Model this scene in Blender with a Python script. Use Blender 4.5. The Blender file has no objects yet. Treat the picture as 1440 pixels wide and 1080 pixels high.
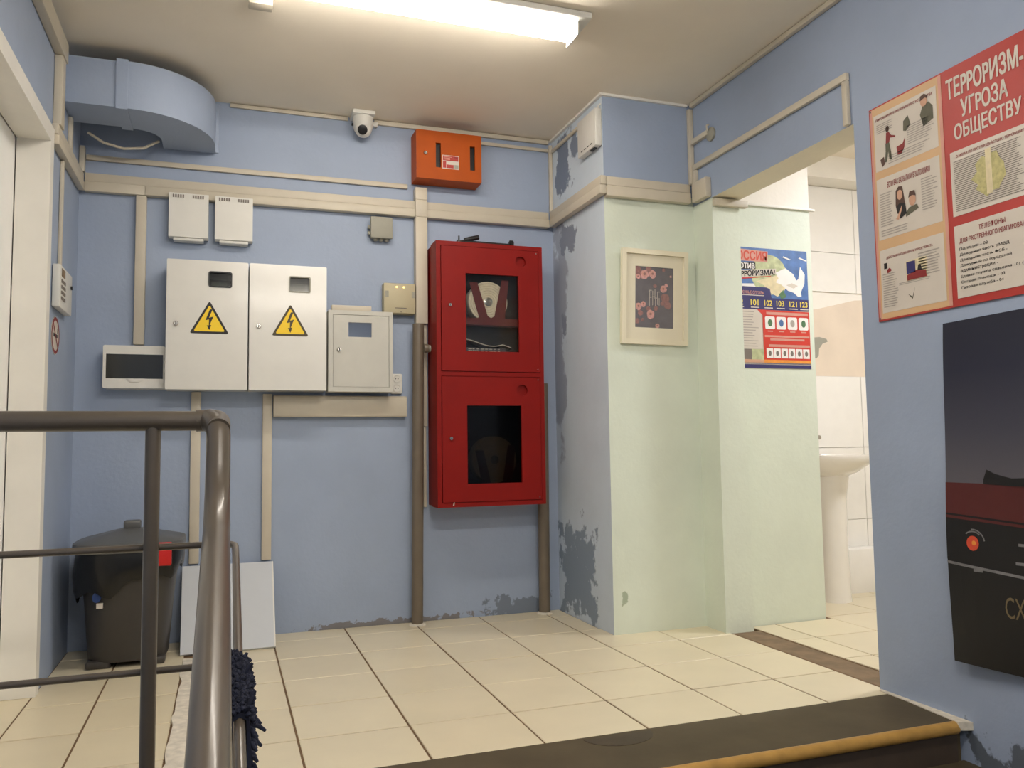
import bpy, bmesh, math, random
from mathutils import Vector, Matrix
from mathutils.geometry import tessellate_polygon
random.seed(7)
scn = bpy.context.scene
COL = scn.collection
PI = math.pi

# ------------------------------------------------------------------ camera, world, exposure
cam_d = bpy.data.cameras.new('camera'); cam = bpy.data.objects.new('camera', cam_d); COL.objects.link(cam)
cam_d.sensor_fit = 'HORIZONTAL'; cam_d.sensor_width = 36.0; cam_d.lens = 28.731; cam_d.clip_start = 0.02
_fw = Vector((0.3305479, 0.94077332, 0.07538997)).normalized()
_up = Vector((-0.01153533, -0.07584696, 0.99705274))
_rt = _fw.cross(_up).normalized(); _up = _rt.cross(_fw)
cam.matrix_world = Matrix((( _rt.x, _up.x, -_fw.x, -1.66326), (_rt.y, _up.y, -_fw.y, -4.03152), (_rt.z, _up.z, -_fw.z, 0.85759), (0, 0, 0, 1)))
scn.camera = cam
wd = bpy.data.worlds.new('world'); scn.world = wd; wd.use_nodes = True
wd.node_tree.nodes['Background'].inputs[0].default_value = (0.9, 0.93, 1, 1)
wd.node_tree.nodes['Background'].inputs[1].default_value = 0.0
vs = scn.view_settings
vs.view_transform = 'Standard'; vs.look = 'None'; vs.gamma = 1.0; vs.use_curve_mapping = False
vs.exposure = 0.0
LAMP_MAIN = 31.0; LAMP_FILL = 70.0; LAMP_WASH = 108.0

# room numbers (metres): back wall y=0, pilaster corner x=0, landing floor z=0
XL, D, W, H = -2.295, 0.637, 0.481, 2.514
Y1, Y2, ZL = -0.797, -1.717, 2.007

# ------------------------------------------------------------------ materials
def lin(c):
    return tuple(((v/255)/12.92 if v/255 <= .04045 else ((v/255+.055)/1.055)**2.4) for v in c) + (1.0,)

def _nt(name):
    m = bpy.data.materials.new(name); m.use_nodes = True
    return m, m.node_tree, m.node_tree.nodes['Principled BSDF']

def noise(nt, scale, detail=3.0, rough=.5, coords=None):
    g = nt.nodes.new('ShaderNodeNewGeometry') if coords is None else coords
    n = nt.nodes.new('ShaderNodeTexNoise'); n.inputs['Scale'].default_value = scale
    n.inputs['Detail'].default_value = detail; n.inputs['Roughness'].default_value = rough
    nt.links.new(g.outputs['Position'], n.inputs['Vector'])
    return n.outputs['Fac']

def ramp(nt, fac, stops):
    r = nt.nodes.new('ShaderNodeValToRGB'); e = r.color_ramp.elements
    while len(e) < len(stops): e.new(.5)
    for i, (p, c) in enumerate(stops): e[i].position = p; e[i].color = c if len(c) == 4 else lin(c)
    nt.links.new(fac, r.inputs['Fac']); return r.outputs['Color']

def mixc(nt, fac, a, b):
    m = nt.nodes.new('ShaderNodeMix'); m.data_type = 'RGBA'
    for s, v in ((0, fac), (6, a), (7, b)):
        if isinstance(v, (tuple, float, int)): m.inputs[s].default_value = v
        else: nt.links.new(v, m.inputs[s])
    return m.outputs[2]

def mth(nt, op, a, b=0.0, c=0.0, clamp=False):
    m = nt.nodes.new('ShaderNodeMath'); m.operation = op; m.use_clamp = clamp
    for i, v in enumerate((a, b, c)):
        if isinstance(v, (float, int)): m.inputs[i].default_value = v
        else: nt.links.new(v, m.inputs[i])
    return m.outputs[0]

def bumped(nt, bs, fac, strength, dist=.002):
    b = nt.nodes.new('ShaderNodeBump'); b.inputs['Strength'].default_value = strength; b.inputs['Distance'].default_value = dist
    nt.links.new(fac, b.inputs['Height']); nt.links.new(b.outputs['Normal'], bs.inputs['Normal'])

def mat(name, c, rough=.5, metal=0.0, var=.05, scale=14, bump=0.0, bscale=120, coat=0.0, rand=0.0, spec=.5):
    m, nt, bs = _nt(name)
    bs.inputs['Roughness'].default_value = rough; bs.inputs['Metallic'].default_value = metal; bs.inputs['Specular IOR Level'].default_value = spec
    if coat: bs.inputs['Coat Weight'].default_value = coat; bs.inputs['Coat Roughness'].default_value = .12
    f = noise(nt, scale, 4)
    lo = tuple(max(0, v*(1-var)) for v in lin(c)[:3]) + (1,); hi = tuple(min(1, v*(1+var)) for v in lin(c)[:3]) + (1,)
    col = ramp(nt, f, [(.3, lo), (.7, hi)])
    if rand:
        oi = nt.nodes.new('ShaderNodeObjectInfo')
        k = mth(nt, 'MULTIPLY_ADD', oi.outputs['Random'], 2*rand, 1-rand)
        hv = nt.nodes.new('ShaderNodeHueSaturation'); nt.links.new(col, hv.inputs['Color']); nt.links.new(k, hv.inputs['Value'])
        col = hv.outputs['Color']
    nt.links.new(col, bs.inputs['Base Color'])
    if bump: bumped(nt, bs, noise(nt, bscale, 3), bump)
    return m

def emat(name, c, strength):
    m, nt, bs = _nt(name)
    bs.inputs['Base Color'].default_value = lin(c)
    bs.inputs['Emission Color'].default_value = lin(c); bs.inputs['Emission Strength'].default_value = strength
    return m

def glassmat(name, tint=(230, 235, 235), gloss=.08):
    m, nt, bs = _nt(name)
    nt.nodes.remove(bs)
    t = nt.nodes.new('ShaderNodeBsdfTransparent'); t.inputs[0].default_value = lin(tint)
    g = nt.nodes.new('ShaderNodeBsdfGlossy'); g.inputs['Roughness'].default_value = .06
    mx = nt.nodes.new('ShaderNodeMixShader'); mx.inputs[0].default_value = gloss
    nt.links.new(t.outputs[0], mx.inputs[1]); nt.links.new(g.outputs[0], mx.inputs[2])
    nt.links.new(mx.outputs[0], nt.nodes['Material Output'].inputs['Surface'])
    return m

BLUE, GREEN, CREAM = (158, 172, 195), (219, 227, 211), (226, 219, 200)

def paint(name, low=BLUE, high=None, split=2.05, stains=(), scuff=None, rough=.55):
    """wall paint with faint mottling; a second colour above `split`; stains = (ylo,yhi,zlo,zhi,colour,thr)"""
    m, nt, bs = _nt(name); bs.inputs['Roughness'].default_value = rough
    g = nt.nodes.new('ShaderNodeNewGeometry'); sp = nt.nodes.new('ShaderNodeSeparateXYZ'); nt.links.new(g.outputs['Position'], sp.inputs[0])
    f = noise(nt, 2.2, 5, .6, g)
    def two(c): 
        l = lin(c)[:3]; return ramp(nt, f, [(.3, tuple(v*.93 for v in l)+(1,)), (.7, tuple(min(1, v*1.06) for v in l)+(1,))])
    col = two(low)
    if high is not None:
        k = mth(nt, 'GREATER_THAN', sp.outputs['Z'], split); col = mixc(nt, k, col, two(high))
    for (ax, a0, a1, z0, z1, sc, thr, nscale) in stains:
        n = noise(nt, nscale, 5, .62, g)
        def band(o, lo, hi):
            mid, half = (lo+hi)/2, (hi-lo)/2
            dd = mth(nt, 'ABSOLUTE', mth(nt, 'SUBTRACT', o, mid)); return mth(nt, 'SUBTRACT', 1.0, mth(nt, 'DIVIDE', dd, half), clamp=True)
        b = mth(nt, 'MINIMUM', band(sp.outputs[ax], a0, a1), band(sp.outputs['Z'], z0, z1))
        s = mth(nt, 'ADD', n, mth(nt, 'MULTIPLY', b, .55))
        k = mth(nt, 'MULTIPLY', mth(nt, 'SUBTRACT', s, thr), 22.0, clamp=True)
        k = mth(nt, 'MULTIPLY', k, mth(nt, 'GREATER_THAN', b, .0))
        col = mixc(nt, k, col, lin(sc))
    nt.links.new(col, bs.inputs['Base Color'])
    h = mth(nt, 'ADD', noise(nt, 55, 3, .5, g), mth(nt, 'MULTIPLY', noise(nt, 7, 3, .5, g), 1.5))
    bumped(nt, bs, h, .22, .004)
    return m

M = {}
M['blue'] = paint('blue_wall_paint')
M['blue_back'] = paint('blue_back_wall_paint', stains=[('X', -.50, .05, -.09, .13, (118, 128, 142), .74, 18), ('X', -1.5, -.3, -.04, .04, (126, 124, 126), .70, 24)])
M['blue_pil'] = paint('blue_patched_paint', (207, 219, 230), stains=[('Y', -.285, .28, .30, 2.60, (166, 174, 188), .80, 3), ('Y', -.32, -.02, 2.12, 2.56, (122, 134, 154), .70, 7), ('Y', -.47, -.14, 2.24, 2.50, (126, 138, 158), .78, 7),
    ('Y', -.58, .12, -.12, .58, (138, 152, 168), .73, 8), ('Y', -.40, .0, 1.78, 2.05, (134, 142, 158), .76, 9), ('Y', -.22, -.05, 1.2, 1.7, (140, 148, 166), .84, 6)])
M['split'] = paint('green_and_blue_paint', GREEN, BLUE, 2.05, stains=[('X', .03, .09, .10, .22, (170, 182, 158), .86, 26)])
M['green'] = paint('green_wall_paint', GREEN)
M['splitcream'] = paint('green_and_cream_paint', GREEN, (242, 237, 226), 2.02)
M['blue_right'] = paint('blue_right_wall_paint', stains=[('Y', -2.28, -2.06, -.42, .02, (96, 104, 114), .62, 9), ('Y', -2.6, -2.15, -.5, -.03, (142, 146, 152), .70, 6)])
M['lintel'] = paint('washlit_cream_lintel', (232, 224, 200))  # cream underside, with the yellowish washroom light put into the colour
M['ceil'] = mat('ceiling_whitewash', (244, 234, 216), .9, var=.04, scale=2, bump=.25, bscale=35)
M['trunk'] = mat('ivory_plastic', (204, 195, 176), .45, var=.03)
M['white'] = mat('white_powdercoat', (222, 220, 212), .28, var=.02, coat=.3)
M['white_pl'] = mat('white_plastic', (224, 222, 214), .4, var=.02)
M['greybox'] = mat('light_grey_powdercoat', (196, 194, 184), .4, var=.03)
M['beige'] = mat('beige_plastic', (188, 178, 146), .5, var=.03)
M['greypl'] = mat('grey_plastic', (158, 156, 142), .55, var=.04)
M['orange'] = mat('orange_powdercoat', (178, 79, 12), .55, var=.05, spec=.25)
M['red'] = mat('red_powdercoat', (134, 14, 6), .5, var=.06, scale=5, spec=.25)
M['redin'] = mat('red_shaded_inner_sheet', (104, 18, 12), .5, var=.05)  # red darkened in colour to stand for the dim cabinet inside
M['black'] = mat('black_plastic', (16, 16, 17), .4, var=.1)
M['darkwin'] = mat('smoked_plastic', (34, 36, 34), .18, var=.1, coat=.5)
M['chrome'] = mat('steel_lock', (190, 186, 178), .25, 1.0, var=.05)
M['yellow'] = mat('warning_yellow', (246, 208, 20), .45, var=.02)
M['ink'] = mat('black_ink', (24, 20, 18), .5, var=.05)
M['inkg'] = mat('grey_ink', (120, 112, 104), .6, var=.05)
M['inkl'] = mat('light_grey_ink', (170, 162, 152), .6, var=.05)
M['inkr'] = mat('dark_red_ink', (136, 40, 40), .55, var=.05)
M['paper'] = mat('printed_white', (212, 203, 190), .5, var=.02)
M['tan'] = mat('printed_tan', (214, 176, 132), .5, var=.04, scale=6)
M['signred'] = mat('printed_red', (178, 54, 46), .45, var=.05, scale=5)
M['pink'] = mat('printed_pink', (210, 152, 136), .5, var=.06)
M['skin'] = mat('printed_skin', (206, 160, 132), .55, var=.05)
M['hair'] = mat('printed_brown', (84, 58, 46), .55, var=.05)
M['khaki'] = mat('printed_khaki', (92, 90, 72), .55, var=.1, scale=60)
M['map'] = mat('printed_map_olive', (186, 178, 122), .55, var=.2, scale=90)
M['navyp'] = mat('printed_navy', (48, 46, 104), .5, var=.05)
M['bluep'] = mat('printed_blue', (80, 116, 172), .5, var=.25, scale=18)
M['greenp'] = mat('printed_globe_green', (188, 194, 150), .5, var=.25, scale=30)
M['sand'] = mat('printed_sand', (222, 208, 168), .5, var=.1, scale=40)
M['dove'] = mat('printed_dove', (240, 236, 232), .5, var=.03)
M['orangep'] = mat('printed_orange', (232, 150, 60), .5, var=.1, scale=40)
M['titler'] = mat('printed_title_red', (206, 74, 50), .5, var=.05)
M['redpanel'] = mat('printed_red_panel', (206, 56, 42), .5, var=.05)
M['greensm'] = mat('printed_leaf', (84, 122, 84), .5, var=.2, scale=60)
M['yel'] = mat('printed_yellow', (236, 214, 92), .5, var=.05)
M['tile'] = mat('beige_floor_tile', (222, 210, 180), .34, var=.035, scale=5, bump=.05, bscale=60, rand=.03)
M['grout'] = mat('dirty_grout', (112, 88, 62), .9, var=.15, scale=30)
M['cement'] = mat('rough_white_cement', (214, 206, 190), .9, var=.15, scale=40, bump=.8, bscale=70)
M['brown'] = mat('brown_painted_concrete', (84, 74, 56), .6, var=.14, scale=6, bump=.15, bscale=40, spec=.25)
M['riser'] = mat('dark_brown_riser', (70, 58, 48), .6, var=.1)
M['thresh'] = mat('worn_threshold', (124, 104, 80), .8, var=.25, scale=12, bump=.4, bscale=40)
M['nosing'] = mat('worn_yellow_nosing', (178, 138, 70), .5, var=.18, scale=18, bump=.2, bscale=40)
M['pipe'] = mat('taupe_painted_pipe', (112, 101, 86), .38, var=.06)
M['rail'] = mat('brown_grey_rail_paint', (86, 77, 66), .32, var=.05, coat=.3)
M['bin'] = mat('dark_grey_bin_plastic', (60, 56, 52), .45, var=.05)
M['lid'] = mat('grey_bin_lid', (92, 92, 90), .38, var=.05)
M['bag'] = mat('black_bag_film', (8, 8, 9), .3, var=.1, bump=.6, bscale=30)
M['redpl'] = mat('red_plastic_clip', (200, 28, 26), .4, var=.04)
M['bluest'] = mat('blue_sticker', (30, 60, 120), .4, var=.1)
M['board'] = mat('pale_grey_board', (200, 204, 208), .6, var=.03, scale=4)
M['mop'] = mat('navy_chenille', (24, 28, 46), .95, var=.25, scale=60)
M['ceramic'] = mat('white_ceramic', (240, 236, 228), .12, var=.01, coat=.5)
M['wtile'] = mat('white_wall_tile', (244, 241, 234), .2, var=.015, rand=.02)
M['plaster'] = mat('bare_pink_plaster', (228, 212, 192), .85, var=.06, scale=5, bump=.3)
M['creamw'] = mat('cream_wall', (242, 237, 226), .7, var=.02)
M['doorw'] = mat('white_door_paint', (250, 250, 248), .4, var=.02)
M['frame'] = mat('cream_frame_paint', (238, 235, 226), .45, var=.04, scale=6)
M['hose'] = mat('canvas_hose', (238, 228, 206), .9, var=.1, scale=40)
M['picframe'] = mat('ivory_picture_frame', (230, 222, 196), .4, var=.02)
M['picdark'] = mat('printed_dark_floral', (80, 76, 86), .5, var=.25, scale=24)
M['rose'] = mat('printed_rose', (206, 150, 146), .5, var=.3, scale=110)
M['rosed'] = mat('printed_dusky_rose', (142, 92, 90), .5, var=.3, scale=90)
M['skyprint'] = None
M['carred'] = mat('printed_dark_red', (84, 30, 28), .4, var=.1, scale=12)
M['carblk'] = mat('printed_black', (18, 17, 17), .4, var=.1)
M['carlt'] = mat('printed_tail_light', (216, 78, 50), .4, var=.1)
M['carchr'] = mat('printed_chrome', (120, 118, 118), .4, var=.2, scale=40)
M['plate'] = mat('printed_plate_letters', (120, 104, 74), .5, var=.05)
M['glass'] = glassmat('cabinet_glass', (238, 238, 236), .025)
M['glass_shade'] = glassmat('shade_tinted_cabinet_glass', (158, 152, 142), .025)  # dark tint stands in for the shade inside the lower compartment
M['glass2'] = glassmat('meter_window', (205, 208, 208), .12)
M['mirror'] = mat('glossy_meter_window', (200, 200, 200), .03, 1.0, var=.02)
M['bottle'] = mat('dark_green_bottle', (20, 52, 40), .2, var=.05)
M['diff'] = emat('tube_diffuser', (255, 246, 234), LAMP_MAIN)
M['diff_fill'] = emat('added_fill_diffuser', (255, 246, 234), LAMP_FILL)  # fill for the two tubes added out of view
M['diffw'] = emat('washroom_diffuser', (250, 250, 255), LAMP_WASH)
M['led'] = emat('amber_led', (255, 190, 110), 4.0)

def skyprint():
    m, nt, bs = _nt('printed_dusk_sky'); bs.inputs['Roughness'].default_value = .38
    g = nt.nodes.new('ShaderNodeNewGeometry'); sp = nt.nodes.new('ShaderNodeSeparateXYZ'); nt.links.new(g.outputs['Position'], sp.inputs[0])
    t = mth(nt, 'DIVIDE', mth(nt, 'SUBTRACT', sp.outputs['Z'], .72), .5, clamp=True)
    nt.links.new(ramp(nt, t, [(0, (92, 89, 95)), (.35, (66, 66, 79)), (.7, (36, 39, 58)), (1, (28, 31, 48))]), bs.inputs['Base Color'])
    return m
M['skyprint'] = skyprint()

# ------------------------------------------------------------------ mesh helpers
def B(): return bmesh.new()

def box(bm, x0, x1, y0, y1, z0, z1, bev=0.0, seg=2):
    x0, x1 = sorted((x0, x1)); y0, y1 = sorted((y0, y1)); z0, z1 = sorted((z0, z1))
    r = bmesh.ops.create_cube(bm, size=1.0)['verts']
    bmesh.ops.scale(bm, vec=(x1-x0, y1-y0, z1-z0), verts=r)
    bmesh.ops.translate(bm, vec=((x0+x1)/2, (y0+y1)/2, (z0+z1)/2), verts=r)
    if bev:
        es = list({e for v in r for e in v.link_edges})
        bmesh.ops.bevel(bm, geom=es, offset=bev, segments=seg, affect='EDGES', profile=.5)
    return bm

def tube(bm, pts, r, seg=14, cap=True):
    pts = [Vector(p) for p in pts]; rs = r if isinstance(r, (list, tuple)) else [r]*len(pts)
    rings = []; n = None
    for i, p in enumerate(pts):
        t = ((pts[min(i+1, len(pts)-1)]-p).normalized() + (p-pts[max(i-1, 0)]).normalized()).normalized()
        if n is None:
            a = Vector((0, 0, 1)) if abs(t.z) < .9 else Vector((1, 0, 0)); n = (a - t*a.dot(t)).normalized()
        else: n = (n - t*n.dot(t)).normalized()
        b = t.cross(n)
        rings.append([bm.verts.new(p + (n*math.cos(2*PI*k/seg) + b*math.sin(2*PI*k/seg))*rs[i]) for k in range(seg)])
    for a, c in zip(rings, rings[1:]):
        for k in range(seg): bm.faces.new((a[k], a[(k+1) % seg], c[(k+1) % seg], c[k]))
    if cap: bm.faces.new(rings[0][::-1]); bm.faces.new(rings[-1])
    return bm

def fillet(pts, rad, n=6):
    pts = [Vector(p) for p in pts]; out = [pts[0]]
    for a, b, c in zip(pts, pts[1:], pts[2:]):
        u = (a-b); v = (c-b); k = min(rad, u.length*.49, v.length*.49); p0 = b+u.normalized()*k; p1 = b+v.normalized()*k
        for i in range(n+1):
            t = i/n; out.append(p0*(1-t)**2 + b*2*t*(1-t) + p1*t*t)
    out.append(pts[-1]); return out

def lathe(bm, prof, c, axis=(0, 0, 1), seg=24, cap=True):
    ax = Vector(axis).normalized(); a = Vector((1, 0, 0)) if abs(ax.x) < .9 else Vector((0, 1, 0))
    n = (a-ax*a.dot(ax)).normalized(); b = ax.cross(n); c = Vector(c); rings = []
    for (r, h) in prof:
        rings.append([bm.verts.new(c + ax*h + (n*math.cos(2*PI*k/seg)+b*math.sin(2*PI*k/seg))*max(r, 1e-5)) for k in range(seg)])
    for p, q in zip(rings, rings[1:]):
        for k in range(seg): bm.faces.new((p[k], p[(k+1) % seg], q[(k+1) % seg], q[k]))
    if cap: bm.faces.new(rings[0][::-1]); bm.faces.new(rings[-1])
    return bm

def rect(u0, u1, v0, v1, r=0.0, n=4):
    if r <= 0: return [(u0, v0), (u1, v0), (u1, v1), (u0, v1)]
    o = []
    for (cu, cv, a) in ((u1-r, v0+r, -PI/2), (u1-r, v1-r, 0), (u0+r, v1-r, PI/2), (u0+r, v0+r, PI)):
        for i in range(n+1): o.append((cu+r*math.cos(a+PI/2*i/n), cv+r*math.sin(a+PI/2*i/n)))
    return o
def circ(u, v, r, n=20, ry=None): return [(u+r*math.cos(2*PI*i/n), v+(ry or r)*math.sin(2*PI*i/n)) for i in range(n)]

def plate(bm, outer, holes, mp, n0, n1):
    """flat sheet with holes, from depth n0 to n1 along the surface normal"""
    loops = [outer]+list(holes); flat = [p for l in loops for p in l]
    tris = tessellate_polygon([[Vector((p[0], p[1], 0)) for p in l] for l in loops])
    f = [bm.verts.new(mp(p[0], p[1], n1)) for p in flat]
    if n0 is None:
        for t in tris: bm.faces.new([f[i] for i in t])
        return bm
    k = [bm.verts.new(mp(p[0], p[1], n0)) for p in flat]
    for t in tris:
        bm.faces.new([f[i] for i in t]); bm.faces.new([k[i] for i in reversed(t)])
    o = 0
    for l in loops:
        for i in range(len(l)):
            a, b = o+i, o+(i+1) % len(l); bm.faces.new((f[a], k[a], k[b], f[b]))
        o += len(l)
    return bm

def wloc(o):
    v = Vector((0, 0, 0))
    while o is not None: v += o.location; o = o.parent
    return v

def props(o, label=None, cat=None, group=None, kind=None):
    if label: o['label'] = label
    if cat: o['category'] = cat
    if group: o['group'] = group
    if kind: o['kind'] = kind
    return o

def obj(name, bm, m, parent=None, label=None, cat=None, group=None, kind=None, loc=None, smooth=35, fix=True):
    if fix: bmesh.ops.recalc_face_normals(bm, faces=bm.faces[:])
    me = bpy.data.meshes.new(name)
    if parent is not None: base = wloc(parent); o_loc = Vector((0, 0, 0))
    elif kind == 'structure': base = o_loc = Vector((0, 0, 0))
    else:
        if loc is None:
            xs = [v.co for v in bm.verts]
            loc = ((min(v.x for v in xs)+max(v.x for v in xs))/2, (min(v.y for v in xs)+max(v.y for v in xs))/2, min(v.z for v in xs))
        base = o_loc = Vector(loc)
    if base.length: bmesh.ops.translate(bm, vec=-base, verts=bm.verts[:])
    bm.to_mesh(me); bm.free()
    if fix:                                   # flat print keeps flat shading
        for p in me.polygons: p.use_smooth = True
        me.set_sharp_from_angle(angle=math.radians(smooth))
    ms = m if isinstance(m, (list, tuple)) else [m]
    for x in ms: me.materials.append(M[x] if isinstance(x, str) else x)
    o = bpy.data.objects.new(name, me); COL.objects.link(o); o.location = o_loc
    if parent is not None: o.parent = parent
    return props(o, label, cat, group, kind)

def thing(name, loc, label, cat, group=None):
    o = bpy.data.objects.new(name, None); COL.objects.link(o); o.location = loc; o.empty_display_size = .05
    return props(o, label, cat, group)

def copy_tree(o, parent=None):
    c = o.copy(); COL.objects.link(c); c.parent = parent
    for ch in list(o.children): copy_tree(ch, c)
    return c

# surface mappings: u to the viewer's right, v up, n out of the wall
def on_back(y): return lambda u, v, n: Vector((u, y-n, v))
def on_right(x): return lambda u, v, n: Vector((x-n, -u, v))
def on_left(x): return lambda u, v, n: Vector((x+n, u, v))

def text(name, s, u0, u1, v0, v1, mp, n, m, parent, bold=.0, shear=0.0, skew=0.0):
    cu = bpy.data.curves.new(name, 'FONT'); cu.body = s.replace('Р', 'P').replace('р', 'p'); cu.size = 1.0; cu.resolution_u = 3; cu.shear = shear
    t = bpy.data.objects.new(name, cu); COL.objects.link(t)
    bpy.context.view_layer.update()
    me = t.evaluated_get(bpy.context.evaluated_depsgraph_get()).to_mesh()
    vs_ = [v.co.copy() for v in me.vertices]; fs_ = [tuple(p.vertices) for p in me.polygons]; t.to_mesh_clear()
    bpy.data.objects.remove(t); bpy.data.curves.remove(cu)
    if not vs_: return None
    xs = [v.x for v in vs_]; ys = [v.y for v in vs_]
    a0, a1, b0, b1 = min(xs), max(xs), min(ys), max(ys); bm = B()
    sh = [(0, 0)] if not bold else [(-bold, -bold*.5), (bold, -bold*.5), (-bold, bold*.5), (bold, bold*.5), (0, 0)]
    for q, (dx, dy) in enumerate(sh):
        vv = []
        for v in vs_:
            s_, t_ = (v.x+dx-a0+bold)/(a1-a0+2*bold), (v.y+dy-b0+bold*.5)/(b1-b0+bold)
            vv.append(bm.verts.new(mp(u0+(u1-u0)*s_, v0+(v1-v0)*t_+skew*s_, n+.00004*q)))
        for f in fs_: bm.faces.new([vv[k] for k in f])
    return obj(name, bm, m, parent, fix=False)

def flat(name, poly, mp, n, m, parent, thick=None, label=None):
    bm = B(); plate(bm, poly, [], mp, None if thick is None else n-thick, n)
    return obj(name, bm, m, parent, label=label, fix=thick is not None)

def lines(name, u0, u1, v0, v1, rows, mp, n, m, parent, fill=.45, seed=1, jag=.3, cols=1):
    """rows of tiny print, one mesh"""
    rnd = random.Random(seed); bm = B(); h = (v1-v0)/rows
    for i in range(rows):
        w = (u1-u0)/cols
        for c in range(cols):
            a = u0+c*w; b = a+w*(1-jag*rnd.random())*.95; v = v1-(i+.7)*h
            plate(bm, rect(a, b, v, v+h*fill), [], mp, None, n)
    return obj(name, bm, m, parent, fix=False)

def by_normal(o, rules):
    """rules: list of (axis, sign, material index)"""
    for p in o.data.polygons:
        for ax, s, i in rules:
            if p.normal[ax]*s > .7: p.material_index = i

# ------------------------------------------------------------------ the setting
def wallbox(name, x0, x1, y0, y1, z0, z1, m):
    return obj(name, box(B(), x0, x1, y0, y1, z0, z1), m, kind='structure')

wallbox('wall_back', XL-.2, 0, 0, .2, -.8, H, 'blue_back')
pl = wallbox('wall_pilaster', 0, .63, -D, .2, -.8, H, ['blue', 'blue_pil', 'split'])
by_normal(pl, [(0, -1, 1), (1, -1, 2)])
st = wallbox('wall_jamb', W, .63, Y1, -D, -.8, ZL, ['split', 'green'])
by_normal(st, [(1, -1, 1)])
bm = B(); box(bm, W, .63, -7.0, Y2, -1.2, ZL); wr = obj('wall_right', bm, ['blue_right', 'creamw'], kind='structure')
by_normal(wr, [(1, 1, 0), (0, 1, 1)])
ln = wallbox('wall_lintel', W, .63, -7.0, -D, ZL, H, ['blue', 'lintel', 'creamw'])
by_normal(ln, [(2, -1, 1), (0, 1, 2)])
# left wall with a door opening
DY0, DY1, DZ = -1.62, -.68, 2.02
bm = B(); plate(bm, [(-7.0, -1.2), (0, -1.2), (0, H), (-7.0, H)], [[(DY0, -.06), (DY1, -.06), (DY1, DZ), (DY0, DZ)]], on_left(XL), -.1, 0)
lw = obj('wall_left', bm, ['blue'], kind='structure')
wallbox('wall_front', XL-.2, .63, -7.2, -7.0, -1.2, H, 'blue')
wallbox('ceiling', XL-.3, 3.4, -7.2, .4, H, H+.1, 'ceil')
# door
dr = thing('door_1', (XL-.1, (DY0+DY1)/2, 0), None, None); props(dr, kind='structure')
bm = B(); plate(bm, rect(DY0+.01, DY1-.008, .012, DZ-.01), [], on_left(XL-.1), -.05, -.004); obj('door_leaf', bm, 'doorw', dr)
bm = B()   # frame lining of the reveal with a flat architrave on the wall
plate(bm, [(DY0-.05, 0), (DY0, 0), (DY0, DZ), (DY1, DZ), (DY1, 0), (DY1+.045, 0), (DY1+.045, DZ+.05), (DY0-.05, DZ+.05)], [], on_left(XL), 0, .012)
plate(bm, [(DY0, 0), (DY0+.012, 0), (DY0+.012, DZ-.012), (DY1-.012, DZ-.012), (DY1-.012, 0), (DY1, 0), (DY1, DZ), (DY0, DZ)], [], on_left(XL), -.1, .012)
obj('door_frame', bm, 'frame', dr)
bm = B(); box(bm, XL-.15, XL-.002, DY0, DY1, -.055, -.001); obj('threshold', bm, 'tile', dr)
bm = B(); plate(bm, rect(DY0-.3, DY1+.3, -.2, 2.4), [], on_left(XL-.16), -.05, 0); obj('wall_behind_door', bm, 'creamw', kind='structure')
# landing slab, tiles
fl = thing('floor', (0, 0, 0), None, None); props(fl, kind='structure')
bm = B(); box(bm, XL-.1, .52, -1.766, .0, -.2, -.003); box(bm, XL-.1, -1.70, -2.30, -1.766, -.2, -.003); obj('grout_bed', bm, 'grout', fl)
GX = [-2.405, -2.075, -1.812] ; TX = [-1.785+.335*k for k in range(8)]
TX = [-1.70, -1.45, -1.115, -.78, -.445, -.11, .225, .505]
TY = [0.0, -.17, -.495, -.82, -1.145, -1.47, -1.766]
LX = [XL, -2.072, -1.812]; LY = [0, -.17, -.50, -.83, -1.16, -1.49, -1.82, -2.15, -2.30]
_tm = {}
def tile(x0, x1, y0, y1, parent, m='tile', z1=0.0, th=.012, g=.0034):
    sx, sy = round(abs(x1-x0)-2*g, 4), round(abs(y1-y0)-2*g, 4)
    key = (sx, sy, m, th)
    if key not in _tm:
        b = B(); box(b, -sx/2, sx/2, -sy/2, sy/2, -th, 0, .0015, 1)
        me = bpy.data.meshes.new('tile'); b.to_mesh(me); b.free(); me.materials.append(M[m]); _tm[key] = me
    o = bpy.data.objects.new('tile', _tm[key]); COL.objects.link(o)
    o.location = ((x0+x1)/2, (y0+y1)/2, z1+random.uniform(-.0006, .0006)); o.parent = parent
for i in range(len(TX)-1):
    for j in range(len(TY)-1):
        if TX[i] >= -.12 and TX[i+1] > 0 and TY[j] > -.49: continue        # under the pilaster
        x0, x1, y0, y1 = TX[i], TX[i+1], TY[j], TY[j+1]
        if y1 > -D and x0 > -.2: continue
        tile(x0, x1, y0, y1, fl)
tile(-.11, -.002, 0, -.17, fl); tile(-.11, -.002, -.17, -.495, fl)
for i in range(2):
    for j in range(len(LY)-1): tile(LX[i], LX[i+1], LY[j], LY[j+1], fl)
bm = B()   # broken cement strip left where a partition stood
rnd = random.Random(3); a = []; c = []
for k in range(30):
    y = -.35-k*.066; a.append((-1.808+rnd.uniform(-.012, .004), y)); c.append((-1.703+rnd.uniform(-.004, .01), y))
vt = [[bm.verts.new((x, y, .003+rnd.uniform(0, .006))) for (x, y) in (p, ((p[0]*.6+q[0]*.4), p[1]), q)] for p, q in zip(a, c)]
for p, q in zip(vt, vt[1:]):
    for k in range(2): bm.faces.new((p[k], p[k+1], q[k+1], q[k]))
r = bmesh.ops.extrude_face_region(bm, geom=bm.faces[:]); bmesh.ops.translate(bm, vec=(0, 0, -.02), verts=[v for v in r['geom'] if isinstance(v, bmesh.types.BMVert)])
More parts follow.
